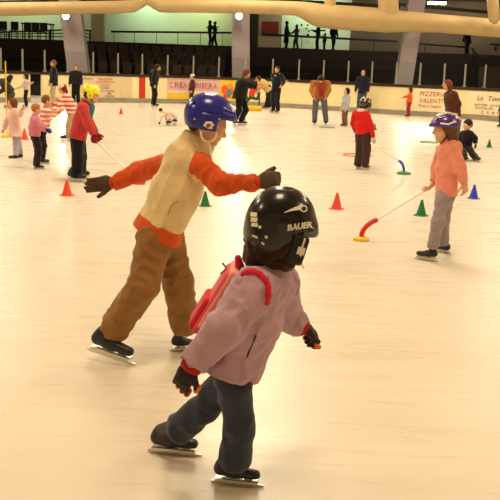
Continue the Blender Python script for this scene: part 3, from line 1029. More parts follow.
def flood(px, py, Y, label):
    p = V(px, py, Y)
    r = empty('floodlight', p); tag(r, label, 'floodlight')
    m_ = MB(); m_.box(p + Vector((0, .14, .02)), (.34, .16, .26)); m_.box(p + Vector((0, .3, .05)), (.06, .2, .06)); m_.build('housing', m_lampb, r)
    m_ = MB(); m_.lathe((p.x, p.y, p.z), [(.0, 0), (.14, .0)], 4); m_ = MB()
    m_.tube([p + Vector((0, .06, 0)), p + Vector((0, .02, 0)), p + Vector((0, -.02, 0))], [.15, .15, .10], 16); m_.build('lens', m_lamp, r, True)
    ld = bpy.data.lights.new('flood lamp', 'AREA'); ld.shape = 'DISK'; ld.size = .5; ld.energy = 55; ld.color = (1, .93, .8)
    lo = bpy.data.objects.new('flood_lamp', ld); lo.location = p + Vector((0, -.12, 0))
    lo.rotation_euler = (math.radians(-58), 0, 0); COL.objects.link(lo)
PY = 42.0
pillar(((72, 16), (78.5, 66)), PY, .93, 'lilac grey leaning pillar behind the boards at left')
pillar(((240.8, 14), (241, 72)), PY, .80, 'upright lilac grey pillar in the middle')
pillar(((411.5, 30), (403, 84)), PY, .74, 'slanting pale pillar near the right end')
flood(65.5, 16, PY - .76, 'bright round floodlight on the left pillar')
flood(239, 16, PY - .76, 'bright round floodlight on the middle pillar')
flood(411.5, 28, PY - .76, 'bright round floodlight on the right pillar')

# ducts: one run with its branches
m_duct = mat('cream duct', (190, 163, 114), .55, var=.07, scale=1.5, spec=.35)
DY = 39.6
r = empty('ventilation_duct', V(200, 6, DY)); tag(r, 'fat cream ventilation duct running across the hall under ceiling', 'duct')
def duct(name, tab, parent, Y=DY, seg=24, rings=True):
    pts = [V(x, y, Y) for x, y, _ in tab]; rad = [q * mpp(p) for (x, y, q), p in zip(tab, pts)]
    m_ = MB(); m_.tube(pts, rad, seg); o = m_.build(name, m_duct, parent, True)
    return o
duct('duct_run', [(-400, 22, 7), (-40, 11, 7), (0, 9.2, 6.9), (60, 8.2, 6.4), (120, 6.9, 6.2), (134, 6.0, 6.0), (141, 2.5, 5.2), (149, -3, 4.8)], r)
duct('duct_run', [(145, -3, 4.8), (153, 2.5, 5.2), (160, 6, 6.0), (172, 6.2, 6.3), (240, 6.6, 6.5), (296, 8.4, 7), (302, 9.6, 8), (316, 14.5, 11.2), (322, 16, 11.8), (350, 18, 12), (388, 20.8, 11.6), (402, 21.5, 10.2), (440, 23.5, 9), (500, 28.5, 8.8), (560, 35, 8.8), (800, 62, 8.8)], r)
for x, w in ((64, 6.5), (188, 6.5), (239, 6.6), (420, 10.2), (455, 9.3)):
    pass
duct('duct_branch', [(330, 12, 5.8), (330, -20, 5.8)], r, DY, 20)
duct('duct_branch', [(389, 20, 10.2), (388, 0, 10.2), (387, -22, 10.2)], r, DY, 24)
duct('duct_branch', [(496, 24, 1.5), (494.5, 20, 5.6), (493, 4, 5.8), (491, -20, 5.8)], r, DY - .9, 20)
# beams in the roof behind the ducts
m_beam = mat('roof beam', (58, 42, 28), .7, var=.1)
for x0, y0, x1, y1, lb in ((-30, 2.5, 250, -1, 'dark roof beam above the left duct'), (250, -1.5, 400, 7, 'dark roof beam above the middle duct'), (396, 4, 520, 15, 'dark roof beam above the right duct')):
    p0, p1 = V(x0, y0, 52), V(x1, y1, 52); t = (p1 - p0).normalized()
    m_ = MB(); m_.box((p0 + p1) / 2, ((p1 - p0).length, .3, .16), (t, Vector((0, 1, 0)), t.cross(Vector((0, 1, 0))))); o = m_.build('ceiling_beam', m_beam); tag(o, lb, 'beam', kind='structure')
# bright panel lamp at the top right
p = V(437, 2, 47); r = empty('ceiling_lamp', p); tag(r, 'bright white ceiling lamp above right duct', 'lamp')
m_ = MB(); m_.box(p + U * .06, (.95, .6, .12)); m_.build('housing', m_lampb, r)
m_ = MB(); m_.box(p - U * .05, (.86, .5, .1)); m_.build('diffuser', mat('white diffuser', (240, 255, 235), .5, var=0, emit=9), r)

# ------------------------------------------------------------------ lights of the hall and an added wall fill
def area(name, loc, rot, size, e, col, sy=None):
    ld = bpy.data.lights.new(name, 'AREA'); ld.energy = e; ld.color = col; ld.size = size
    if sy: ld.shape = 'RECTANGLE'; ld.size_y = sy
    o = bpy.data.objects.new(name, ld); o.location = loc; o.rotation_euler = [math.radians(v) for v in rot]; COL.objects.link(o)
WARM = (1.0, .86, .62)
for y in (3, 12, 21, 30, 38):
    for x in (-11, 0, 11):
        area('roof_lamp', (x, y, 8.8), (0, 0, 0), 2.2, 475 if y > 8 else 370, WARM if y > 8 else (1, .80, .52), 2.2)
area('fluorescent_and_fill', (wallx(30), WY - 1.6, ZT - .25), (25, 0, 0), 5.5, 120, (.86, 1, .60), .3)
area('fluorescent_and_fill', (wallx(149), WY - 1.3, ZT - .25), (25, 0, 0), 2.2, 85, (.74, 1, .64), .3)
area('fluorescent_and_fill', (wallx(203), WY - 1.3, ZT - .25), (25, 0, 0), 2.2, 75, (.84, 1, .45), .3)
area('fluorescent_and_fill', (wallx(315), WY - 1.3, ZT - .25), (25, 0, 0), 3.0, 105, (.76, 1, .64), .3)
area('fluorescent_and_fill', (wallx(440), WY - 1.6, ZT - .25), (25, 0, 0), 9.0, 190, (1, .88, .66), .3)  # warm fill added to brighten the right wall, stands for no fixture
area('fluorescent_and_fill', (wallx(267), WY - 2.4, ZT - .25), (25, 0, 0), 1.0, 14, (1, .9, .75), .3)
ld = bpy.data.lights.new('ceiling_point', 'POINT'); ld.energy = 420; ld.color = (1, .95, .8); ld.shadow_soft_size = .3
lo = bpy.data.objects.new('ceiling_point', ld); lo.location = V(437, 2, 47) - U * .35; COL.objects.link(lo)
w = bpy.data.worlds.new('world'); SC.world = w; w.use_nodes = True
w.node_tree.nodes['Background'].inputs[0].default_value = (.9, .75, .55, 1)
w.node_tree.nodes['Background'].inputs[1].default_value = .25

# ------------------------------------------------------------------ cones, hoops, pole
def cone(px, py, hpx, c, label, stripe=None, group='small training cones on the ice'):
    O = G(px, py); h = hpx * mpp(O); r = empty('training_cone', O); tag(r, label, 'cone', group)
    m0 = mat('cone_%d_%d_%d' % c, c, .4, var=.04, spec=.5)
    b_ = .40 * h
    m_ = MB(); m_.lathe(O, [(b_ * 1.15, 0), (b_ * 1.2, .02 * h), (b_ * 1.12, .05 * h), (b_ * .80, .055 * h)], 24); m_.build('base', m0, r, True)
    m_ = MB(); m_.lathe(O, [(b_ * .80, .05 * h), (b_ * .52, .45 * h), (b_ * .24, .86 * h), (b_ * .20, .97 * h), (b_ * .12, 1.0 * h)], 24); m_.build('body', m0, r, True)
ORG, GRN, BLU, RED = (232, 78, 40), (28, 120, 66), (52, 60, 200), (205, 52, 30)
cone(67, 195.5, 16, ORG, 'orange cone behind the boy\'s mitten')
cone(205, 206, 15, GRN, 'green cone under the boy\'s outstretched orange sleeve')
cone(336.5, 209, 16.5, (235, 80, 55), 'orange-red cone right of black helmet')
cone(421, 215.5, 16, GRN, 'green cone between hockey stick and grey trousers')
cone(473.5, 198.5, 14, BLU, 'blue cone right of the salmon hoodie')
cone(489, 147.5, 8, (34, 100, 50), 'tiny green cone near the kneeling child')
cone(121, 114, 6, RED, 'tiny red cone near the red board stripe')
cone(243.5, 120.5, 7, RED, 'tiny red cone beside the woman in black coat')
cone(374.5, 130, 6.5, GRN, 'tiny green cone behind the red sweater')
cone(24.5, 139.5, 11, ORG, 'orange cone between the two left toddlers')
O = G(7, 137.5); r = empty('slalom_pole', O); tag(r, 'thin yellow pole standing in a yellow dome base', 'pole')
s_ = mpp(O); m_y = mat('yellow plastic', (240, 196, 20), .4, var=.03)
m_ = MB(); m_.lathe(O, [(6 * s_, 0), (6 * s_, .5 * s_), (5 * s_, 2.6 * s_), (2 * s_, 3.6 * s_), (1 * s_, 3.8 * s_)], 20); m_.build('base', m_y, r, True)
tp = V(5.4, 61, O.y); m_ = MB(); m_.tube([O + U * .03, tp], .6 * s_, 10); m_.build('pole', m_y, r, True)
def hoop(px, py, rpx, c, label):
    O = G(px, py); R = rpx * mpp(O); m_ = MB(); m_.torus(O + U * .010, R, .010); o = m_.build('hoop', mat('hoop_%d_%d_%d' % c, c, .4), None, True, O); tag(o, label, 'hoop', 'plastic hoops lying on the ice')
hoop(357, 155.5, 14, (226, 96, 50), 'orange hoop lying behind the child in red')
hoop(429, 142.5, 9, (110, 160, 90), 'green hoop lying left of the cycle helmet')
hoop(327, 127.6, 8, (140, 150, 190), 'faint blue hoop lying near the man in tan jacket')

def stick(p_top, p_bend, foot, c_bend, c_disc, label, disc=9, shaft_c=(255, 246, 240), th=.016, bend=None):
    """p_top, p_bend: world points; foot: ground point"""
    r = empty('hockey_stick', foot); tag(r, label, 'hockey stick')
    m_ = MB(); m_.tube([p_top, p_bend], th, 10); m_.build('shaft', mat('shaft', shaft_c, .5, var=.03, spec=.15), r, True)
    d = (p_bend - p_top).normalized()
    q = bend or (p_bend + d * (foot - p_bend).length * .55)
    m_ = MB(); pts = []
    e = foot + U * .03
    for i in range(9):
        t = i / 8; pts.append(p_bend * (1 - t) ** 2 + q * 2 * t * (1 - t) + e * t * t)
    m_.tube(pts, [th * 1.55] * 9, 12); m_.build('bent_tube', mat('tube_%d_%d_%d' % c_bend, c_bend, .35), r, True)
    s_ = mpp(foot); m_ = MB(); m_.lathe(foot, [(disc * s_, 0), (disc * s_, .025), (disc * .8 * s_, .035), (disc * .3 * s_, .045)], 28); m_.build('disc', mat('disc_%d_%d_%d' % c_disc, c_disc, .4), r, True)
f0 = G(361, 240.5)
stick(V(432, 186, f0.y + .25), V(377, 219.5, f0.y + .04), f0, (214, 50, 28), (232, 186, 30), 'hockey stick with red bent end and yellow disc held by girl in salmon hoodie', 8, th=.016, bend=V(362, 226, f0.y))
f1 = G(404, 174)
stick(V(371, 143, f1.y - .3), V(398.5, 160.5, f1.y - .05), f1, (70, 90, 190), (60, 140, 70), 'pale stick with blue bent end and green disc beside child in red', 7, th=.015, bend=V(404, 163, f1.y))
f2 = G(139, 184)
stick(V(94, 139, f2.y + .3), V(133, 176, f2.y + .05), f2, (226, 66, 46), (226, 66, 46), 'white stick with flat red foot held by girl in yellow helmet', 6.5, th=.015, bend=V(138, 181, f2.y))

# ================================================================== PEOPLE
# ---- hero girl: black helmet, lilac fleece, jeans
def hero_girl():
    O = G(236, 486)
    j = dict(pelvis=(232, 367, 0), neck=(272, 268, .0), head=(282, 239, .02), shR=(251, 289, -.11), shL=(281, 284, .13),
             elR=(225, 328, -.20), wrR=(193, 364, -.17), elL=(283, 311, .24), wrL=(299, 325, .28),
             hiR=(236, 388, -.05), hiL=(222, 386, .05), knR=(239, 428, -.05), anR=(235, 458, -.03), knL=(203, 409, .10), anL=(180, 428, .16))
    P = person('child in lilac fleece and jeans with glossy black hockey helmet, skating away', (236, 486), 312, 18,
               (182, 148, 164), (56, 62, 78), hair=(48, 26, 16), kid=True, J={**j, 'handR': (181, 384, -.17), 'handL': (313, 333, .32), 'palmR': (.3, .3, .4), 'palmL': (-.2, 0, -1)},
               shoes=(24, 24, 30), gloves=(52, 40, 36), hair_len=.45, headf=(14, 14, 6), headr=.105, vox=.0068, bulk=1.16, legw=.92, hem=.03, armw=1.22, flare=1.22,
               feet={'R': (213, 482.5, 262, 487.5), 'L': (150, 452, 200, 457)}, folds=(.010, 66), curl={'L': 38, 'R': 26})
    return P
g = hero_girl()
root, vx = g['root'], g['vx']
def decal(parent, name, mesh, M, bvh, m, direction, lift=.0015):
    """lays a small flat mesh onto the surface it is printed on"""
    org = base_of(parent)
    me = mesh
    ok = []
    for v in me.vertices:
        p = M @ v.co
        hit = bvh.ray_cast(p - direction * .2, direction, .6)
        q = hit[0] if hit[0] is not None else p
        n = hit[1] if hit[0] is not None else -direction
        if n.dot(direction) > 0: n = -n
        v.co = q + n * lift - org
    me.materials.clear(); me.materials.append(m)
    o = bpy.data.objects.new(name, me); COL.objects.link(o); o.parent = parent
    o.location = Vector((0, 0, 0))
    return o
def grid_mesh(outline_fn, n=10):
    m_ = MB()
    for i in range(n + 1):
        for k in range(n + 1):
            m_.v.append(outline_fn(i / n, k / n))
    for i in range(n):
        for k in range(n):
            a_ = i * (n + 1) + k
            m_.f.append([a_, a_ + n + 1, a_ + n + 2, a_ + 1])
    me = bpy.data.meshes.new('decal'); me.from_pydata(m_.v, [], m_.f); me.update(); return me
def disc_mesh(r0, r1=0.0, n=20, sx=1, sy=1):
    m_ = MB()
    for k in range(n):
        a_ = 2 * math.pi * k / n
        m_.v.append((r0 * math.cos(a_) * sx, r0 * math.sin(a_) * sy, 0)); m_.v.append((r1 * math.cos(a_) * sx, r1 * math.sin(a_) * sy, 0))
    for k in range(n):
        a_, b_ = 2 * k, 2 * ((k + 1) % n); m_.f.append([a_, b_, b_ + 1, a_ + 1])
    me = bpy.data.meshes.new('decal'); me.from_pydata(m_.v, [], m_.f); me.update(); return me
def text_mesh(s, size, shear=0, bold=0.0):
    cu = bpy.data.curves.new('t', 'FONT'); cu.body = s; cu.size = size; cu.shear = shear; cu.align_x = 'CENTER'; cu.align_y = 'CENTER'; cu.offset = bold; cu.resolution_u = 3
    o = bpy.data.objects.new('t', cu); COL.objects.link(o); bpy.context.view_layer.update()
    me = bpy.data.meshes.new_from_object(o.evaluated_get(bpy.context.evaluated_depsgraph_get())); bpy.data.objects.remove(o); return me
def bvh_of(o):
    org = base_of(o)
    return BVHTree.FromPolygons([tuple(v.co + org) for v in o.data.vertices], [tuple(p.vertices) for p in o.data.polygons])
def look_frame(px, py, Y, ang=0):
    """frame on a surface facing the view ray through that pixel"""
    c = V(px, py, Y); d = ray(px, py).normalized()
    X = (RM @ Vector((1, 0, 0))); X = (X - d * X.dot(d)).normalized(); Yv = X.cross(d)
    R_ = Matrix.Rotation(math.radians(ang), 3, -d)
    X, Yv = R_ @ X, R_ @ Yv
    M = Matrix((X, Yv, -d)).transposed().to_4x4(); M.translation = c
    return M, d
m_white = mat('white print', (235, 225, 205), .4, var=0)
m_black = mat('black gloss', (10, 10, 14), .16, var=0, spec=.7, coat=.6)

def hockey_helmet(P, c, F, L, Up, rx, ry, rz, color, name='helmet', liner=(20, 20, 20), vox=.004, channel=True):
    """shell with brow peak, side ridge, vents and neck guard; rx depth, ry half width, rz half height"""
    Q = lambda f, l, u: c + F * (f * rx) + L * (l * ry) + Up * (u * rz)
    s = Sdf()
    s.ell(Q(-.02, 0, 0), rx, ry, rz, F, L, Up, .01)
    s.ell(Q(-.28, 0, -.10), rx * .78, ry * .96, rz * .98, F, L, Up, .03)
    s.cap(Q(.70, .30, .04), Q(.70, -.30, .04), .30 * rx, None, .03)
    s.cap(Q(.92, .28, -.02), Q(.92, -.28, -.02), .11 * rx, None, .02)
    s.cap(Q(-.45, .45, -.5), Q(-.45, -.45, -.5), .40 * rx, None, .04)
    for sg in (-1, 1):
        s.ell(Q(-.1, .80 * sg, -.42), .55 * rx, .18 * ry, .50 * rz, F, L, Up, .02)
        # side channel and vents
        if not channel:
            s.cap(Q(-.3, .97 * sg, .16), Q(.70, .80 * sg, .14), .05 * rx, .05 * rx, .02)
            continue
        s.cap(Q(-.35, 1.0 * sg, .10), Q(.62, .93 * sg, .16), .035 * rx, .055 * rx, .008, '-')
        s.cap(Q(.52, .80 * sg, .30), Q(.80, .62 * sg, .24), .05 * rx, .03 * rx, .008, '-')
        s.ell(Q(-.7, .62 * sg, .42), .10 * rx, .10 * rx, .04 * rx, F, L, Up, .004, '-')
    for l_ in (-.2, .2):
        s.ell(Q(-.25, l_, 1.0), .18 * rx, .05 * rx, .06 * rx, F, L, Up, .006, '-')
    s.ell(Q(.02, 0, -.15), rx * .90, ry * .89, rz * .93, F, L, Up, .004, '-')
    s.plane(Q(0, 0, -.72), -Up, .01)
    # face opening: cut forward and low
    s.rbox(Q(1.15, 0, -.78), .82 * rx, 1.3 * ry, .66 * rz, F, L, Up, .03, .012, '-')
    h = s.build(name, mat('helmetshell_%d_%d_%d' % color, color, .24, var=.03, spec=.4, coat=.25), P['root'], vox, 2)
    # inner lining
    s = Sdf()
    s.ell(Q(.0, 0, -.14), rx * .92, ry * .91, rz * .94, F, L, Up, .004)
    s.ell(Q(.0, 0, -.18), rx * .86, ry * .84, rz * .90, F, L, Up, .004, '-')
    s.plane(Q(0, 0, -.66), -Up, .01)
    s.rbox(Q(1.15, 0, -.80), .84 * rx, 1.3 * ry, .70 * rz, F, L, Up, .03, .012, '-')
    s.build('liner', mat('liner', liner, .9), h, vox * 1.2)
    for sg in (-1, 1):
        for f_, u_ in ((.35, -.08), (-.62, -.3)):
            MB().tube([Q(f_, .94 * sg, u_), Q(f_, 1.02 * sg, u_)], .006, 8).build('screw', STEEL, h)
    return h, Q
F, L, Up = g['Fh'], g['Lh'], g['Uh']
hc = V(282.5, 223, g['O'].y + .02)
hh, Q = hockey_helmet(g, hc, F, L, Up, .131, .116, .140, (12, 12, 16), vox=.0038, channel=False)
bv = bvh_of(hh)
YY = g['O'].y
M, d = look_frame(299, 226.5, YY, 8)
decal(hh, 'lettering', text_mesh('BAUER', .030, .25, .0012), M, bv, m_white, d)
# white swoosh emblem ending in a ring
def swoosh(u, v):
    x = -.038 + u * .072; w = .002 + .013 * u ** 1.2
    return (x, (v - .5) * w * 1.4 + .006 * math.sin(u * 2.2), 0)
M, d = look_frame(294.5, 210.5, YY, 12)
decal(hh, 'emblem', grid_mesh(swoosh), M, bv, m_white, d)
M, d = look_frame(303.5, 208.8, YY, 12)
decal(hh, 'emblem', disc_mesh(.013, .008), M, bv, m_white, d, .002)
decal(hh, 'emblem', disc_mesh(.0085, 0), M, bv, mat('black print', (12, 12, 14), .3, var=0), d, .0022)
for i, (px_, py_, w_, h_, a_) in enumerate(((254, 214.5, .024, .016, -6), (254.3, 219.7, .024, .016, -6), (254.8, 224.8, .024, .014, -6), (260, 227, .010, .010, 0), (255, 236.5, .022, .007, -25), (263, 243.5, .013, .007, -40))):
    M, d = look_frame(px_, py_, YY, a_)
    decal(hh, 'sticker', grid_mesh(lambda u, v: ((u - .5) * w_, (v - .5) * h_, 0), 4), M, bv, m_white, d)
# white strap clip and chin strap on near side
q0 = V(301, 251, YY - .098)
MB().box(q0, (.028, .006, .028), (F, L, Up)).build('strap_clip', m_white, hh)
MB().tube([q0 + Up * .05, q0, V(300, 262, YY - .07), V(304, 268, YY - .0)], .0035, 8).build('chin_strap', m_white, hh, True)
# ear guard, a dark flap reaching down over the cheek
s = Sdf(); s.rbox(V(297.5, 250, YY - .078), .034, .014, .058, F, L, Up, .014, .01);
hs = Sdf(); hs.cap(V(262, 244, YY - .03), V(258, 256, YY - .02), .062, .05, .02); hs.cap(V(282, 246, YY - .05), V(286, 262, YY - .05), .05, .035, .03); hs.cap(V(256, 244, YY + .03), V(251, 258, YY + .0), .05, .03, .02); hs.cap(V(270, 255, YY - .055), V(274, 266, YY - .05), .04, .024, .02)
hs.offset_folds(.010, 90, 4); hs.build('hair', cloth((48, 26, 16), bump=.8, bscale=90, rough=.6), root, .005)
s.ell(V(300, 266, YY + .13), .01, .01, .01, F, L, Up, .01) if False else None
s.build('ear_guard', mat('ear guard', (26, 24, 26), .4, var=.05), hh, .005)
# red cuffs
for S in 'LR':
    w_ = g['j']['wr' + S]; D = g['hands'][S][0]
    s = Sdf(); s.cap(w_ - D * .022, w_ + D * .016, .043, .043, .01); s.plane(w_ - D * .03, -D); s.plane(w_ + D * .026, D)
    s.build('cuff', cloth((176, 30, 34), bump=.7), root, .005)
# coloured fingertips of the knitted gloves
def tip(px_, py_, dy, c, a=(0, 0)):
    p = V(px_, py_, YY + dy)
    q = V(px_ + a[0], py_ + a[1], YY + dy)
    s = Sdf(); s.cap(p, q, .0125, .0115, .004); s.build('glove_fingertip', cloth(c), root, .0035)
hr_ = g['hands']
def tips(S, cols, ang):
    D, N, hl = g['hands'][S]
    tmp = Sdf(); ends = hand_prims(tmp, g['j']['wr' + S] + D * .012 * g['H'], D, N, hl, 1 if S == 'R' else -1, 22, 1.0, 1.35)
    Dn = D.normalized()
    for e, c in zip(ends, cols):
        if c is None: continue
        s = Sdf(); s.cap(e - Dn * .016, e + Dn * .001, .0125, .0115, .004); s.build('glove_fingertip', cloth(c), root, .0035)
tips('R', ((200, 40, 36), (200, 40, 36), (228, 120, 30), (200, 40, 36), (228, 120, 30)), 0)
tips('L', ((228, 120, 30), (52, 40, 36), (190, 40, 36), (228, 120, 30), (52, 40, 36)), 0)
# jacket pocket zip and front seam
for pts, nm in ((((256, 335, -.10), (251, 347, -.115), (247, 357, -.12)), 'pocket_zip'),):
    w_ = [V(x, y, YY + dy) for x, y, dy in pts]
    bj = bvh_of(g['jacket'])
    o_ = []
    for p in w_:
        dd = (p - CAM).normalized(); h_ = bj.ray_cast(CAM, dd, 10); o_.append((h_[0] if h_[0] is not None else p))
    MB().tube(o_, .0035, 6).build(nm, mat('dark zip', (40, 30, 36), .5), g['jacket'], True)

# ---- the pink backpack
bp0, bp1 = V(234, 271, YY + .03), V(199, 327, YY + .03)
ax = (bp0 - bp1).normalized()                       # up along the back
bk = (V(222, 296, YY) - V(240, 306, YY)); bk = (bk - ax * bk.dot(ax)).normalized()  # away from the back
sd = ax.cross(bk).normalized()
mid = (bp0 + bp1) / 2
bag = empty('backpack', mid - ax * .14); tag(bag, 'small pink backpack with red lower pocket worn by child in lilac fleece', 'backpack')
ml = (bp0 - bp1).length
s = Sdf(); s.rbox(mid, ml * .52, .030, .105, ax, bk, sd, .02, .01); s.build('bag_body', cloth((222, 84, 100), bump=.2), bag, .006)
s = Sdf(); s.rbox(mid - ax * ml * .24 + bk * .026, ml * .27, .022, .095, ax, bk, sd, .02, .01); s.build('front_pocket', cloth((204, 36, 62), bump=.2), bag, .006)
s = Sdf(); s.rbox(mid + ax * .02, ml * .49, .018, .108, ax, bk, sd, .006, .004); s.build('side_band', cloth((244, 158, 146), bump=.2), bag, .005)
MB().tube([mid + ax * ml * .44 + bk * .045 - sd * .09, mid + ax * ml * .48 + bk * .03, mid + ax * ml * .44 + bk * .045 + sd * .09], .004, 6).build('zip', m_black, bag)
def hug(pts, r_, rad=.0115, name='shoulder_strap', lift=.004):
    bj = bvh_of(g['jacket']); o_ = []
    for x, y in pts:
        dd = ray(x, y).normalized(); h_ = bj.ray_cast(CAM, dd, 10)
        o_.append(h_[0] - dd * lift if h_[0] is not None else V(x, y, YY - .05))
    s = Sdf()
    for p, q in zip(o_, o_[1:]):
        s.cap(p, q, rad, None, .01)
    s.build(name, cloth((206, 42, 66), bump=.3), r_, .005)
hug([(243, 274), (248, 271.5), (254, 271.5), (260, 274.5), (265.5, 280), (268, 287), (268.5, 295), (267, 303)], bag)
s = Sdf(); a0 = V(240, 262, YY + .02); s.cap(V(237, 272, YY + .02), V(238, 258, YY + .03), .011, None, .01); s.cap(V(238, 258, YY + .03), V(243, 268, YY + .04), .011, None, .01)
s.build('grab_loop', cloth((206, 42, 66), bump=.3), bag, .005)

# ---- hero boy: blue helmet, cream vest over orange shirt
def hero_boy():
    j = dict(pelvis=(158, 232, 0), neck=(196, 146, .0), head=(210.5, 124, -.02), shR=(202, 166, -.13), shL=(172, 163, .15),
             elR=(220, 184, -.22), wrR=(256, 183, -.30), elL=(139, 172, .32), wrL=(115, 182.5, .34),
             hiR=(154, 238, -.06), hiL=(166, 238, .07), knR=(144, 285, -.10), anR=(115, 327, -.03), knL=(178, 281, .10), anL=(185, 323, .14))
    O = G(130, 362)
    return person('boy in blue hockey helmet, cream vest over orange sleeves and brown trousers, arms out', (150, 360), 262, 12,
               (210, 84, 30), (148, 106, 60), hair=None, kid=True, J={**j, 'handR': (268, 180, -.31), 'handL': (96, 184.5, .34), 'palmR': (.3, .9, -.6), 'palmL': (.1, -1, .1)},
               shoes=(22, 24, 38), gloves=(84, 66, 48), headf=(3, 24, 0), headr=.104, vox=.0075, bulk=.90, legw=1.12, hem=.015, waist=1.04, flare=1.15, armw=1.06,
               feet={'R': (89, 350.5, 133, 367, -.03, -.11), 'L': (171, 351, 199, 349)}, folds=(.012, 52), curl={'L': 8, 'R': 46}, fspread=.25)
b_ = hero_boy()
root, T, lat, H = b_['root'], b_['T'], b_['lat'], b_['H']
jj = b_['j']
# fleece vest over the shirt
s = Sdf()
pel, nk = jj['pelvis'], jj['neck']
tl = (nk - pel).length
s.cap(pel + T * .0, pel + T * tl * .5, .124, .122, .05, lat=lat, q=1.25)
s.cap(pel + T * tl * .5, nk - T * .10, .122, .112, .05, lat=lat, q=1.3)
s.ell(V(184, 160, b_['O'].y + .02), .10, .15, .10, k=.05)
s.cap(jj['shL'] - lat * .03 - T * .0, jj['shR'] + lat * .03, .062, None, .04)
s.cap(nk - T * .05, nk + T * .03, .104, .094, .03)
s.offset_folds(.010, 40, 11)
s.plane(pel + T * .03, -T)
s.cap(nk + T * .03, nk + T * .2, .07, .07, .01, '-')
s.plane(nk + T * .06, T)
for S, sg in (('L', 1), ('R', -1)):
    s.cap(jj['sh' + S] + lat * sg * .035, jj['el' + S], .062, .05, .008, '-')
s2 = Sdf(); s2.cap(pel - T * .02, pel + T * .1, .137, .122, .05, lat=lat, q=1.26); s2.offset_folds(.006, 50, 5); s2.plane(pel - T * .02, -T); s2.plane(pel + T * .06, T)
s2.build('shirt_hem', cloth((208, 84, 30)), root, .007)
v_ = s.build('vest', cloth((230, 204, 154), bump=.6, bscale=150), root, .007)
bvv = bvh_of(v_)
def on(bvx, pts, rad, name, m, parent, lift=0.0, vx_=None, camray=True):
    o_ = []
    for x, y in pts:
        dd = ray(x, y).normalized(); h_ = bvx.ray_cast(CAM, dd, 12)
        if h_[0] is not None: o_.append(h_[0] - dd * lift)
    if len(o_) > 1: MB().tube(o_, rad, 8).build(name, m, parent, True)
on(bvv, [(136.5, 214), (150, 221), (165, 228), (180, 232)], .005, 'hem_seam', cloth((190, 164, 112), bump=.4), v_)
on(bvv, [(168, 214), (172, 205), (178, 201)], .0035, 'pocket_seam', cloth((180, 152, 100), bump=.4), v_)
# trouser pockets
hc = V(211, 114.5, b_['O'].y - .02)
F, L, Up = b_['Fh'], b_['Lh'], b_['Uh']
F = Vector((math.cos(.05) * math.cos(.16), math.sin(.05) * math.cos(.16), -math.sin(.16))); L = U.cross(F).normalized(); Up = F.cross(L)
hb, Q = hockey_helmet(b_, hc, F, L, Up, .132, .112, .113, (34, 36, 142), vox=.004)
bv = bvh_of(hb); YB = b_['O'].y
# white ear loop of the strap with its red clip
m_str = mat('white strap', (236, 222, 200), .5, var=.03)
on(bv, [(204, 131.5), (204.5, 126.5), (207, 123), (210.5, 122.8), (213, 126), (213.5, 132)], .009, 'strap_mount', m_str, hb, .004)
on(bv, [(208, 132), (209, 128), (209.5, 125.5)], .018, 'strap_mount', m_str, hb, .002)
on(bv, [(207, 126), (209, 126.3)], .0075, 'strap_clip', mat('red clip', (120, 26, 26), .4), hb, .016)
cL = [V(x, y, YB + dy) for x, y, dy in ((201, 131, -.135), (201, 136, -.14), (203.5, 140.5, -.135), (208, 142.2, -.125), (213, 140.5, -.12), (216, 136.5, -.11), (216.5, 132, -.11))]
MB().tube(cL, .0065, 8).build('strap_loop', m_str, hb, True)
MB().tube([V(208.5, 142, YB - .125), V(210.5, 150, YB - .14), V(211.5, 157, YB - .15), V(213, 165, YB - .17)], .004, 8).build('loose_strap', m_str, hb, True)
# orange cuffs
for S in 'LR':
    w_ = jj['wr' + S]; D = b_['hands'][S][0]
    s = Sdf(); s.cap(w_ - D * .03, w_ + D * .012, .037, .037, .01); s.build('cuff', cloth((196, 74, 26), bump=.5), root, .006)
# short dark hair below the helmet
s = Sdf(); Pn = b_['P']; hr = b_['hr']
s.cap(Pn(-.75, .3, -.45), Pn(-.75, -.3, -.45), .28 * hr, None, .01)
for sg in (-1, 1): s.cap(Pn(-.2, .66 * sg, .1), Pn(-.3, .62 * sg, -.3), .16 * hr, .1 * hr, .01)
s.build('hair', cloth((70, 44, 26), bump=.8), root, .005)

# ---- girl in salmon hoodie with the cycle helmet
pg = person('girl in salmon pink hoodie and grey trousers with purple cycle helmet, holding a hockey stick', (430, 260), 152, 181,
       (232, 146, 126), (158, 144, 150), hair=(104, 66, 36), kid=True, stride=0,
       J=dict(pelvis=(446, 193, 0), neck=(448.5, 144, 0), head=(445, 128.5, 0), shL=(454, 150, -.12), shR=(442, 150, .12), elL=(460, 168, -.16), wrL=(464, 182, -.17), handL=(465.5, 191, -.17),
              elR=(437, 168, .15), wrR=(434, 182, .12), handR=(430, 187, .1), palmR=(-.6, -.2, -.5),
              hiL=(443, 198, -.05), hiR=(447, 198, .06), knL=(438, 222, -.06), anL=(433, 245, -.05), knR=(443, 220, .05), anR=(443.5, 241, .12)),
       shoes=(24, 24, 34), hair_len=.5, headf=(184, 8), headr=.116, vox=.0085, bulk=.86, armw=1.1, legw=.82, hem=.03,
       feet={'L': (437, 262, 415, 258.5), 'R': (450, 253.5, 434.5, 251)}, helmet=dict(color=(74, 40, 140), color2=(240, 222, 214), ear=False, style='bike', strap=(30, 24, 26)))
# hood resting on the back
s = Sdf(); nk = pg['j']['neck']; dT = Vector((-1, 0, 0))
s.ell(nk - dT * .075 - U * .035, .05, .10, .07, k=.02); s.cap(nk - dT * .02 + Vector((0, .08, 0)), nk - dT * .02 - Vector((0, .08, 0)), .045, None, .04)
s.cap(nk + U * .02, nk + U * .2, .06, None, .02, '-')
s.build('hood', cloth((226, 142, 116)), pg['root'], .008)

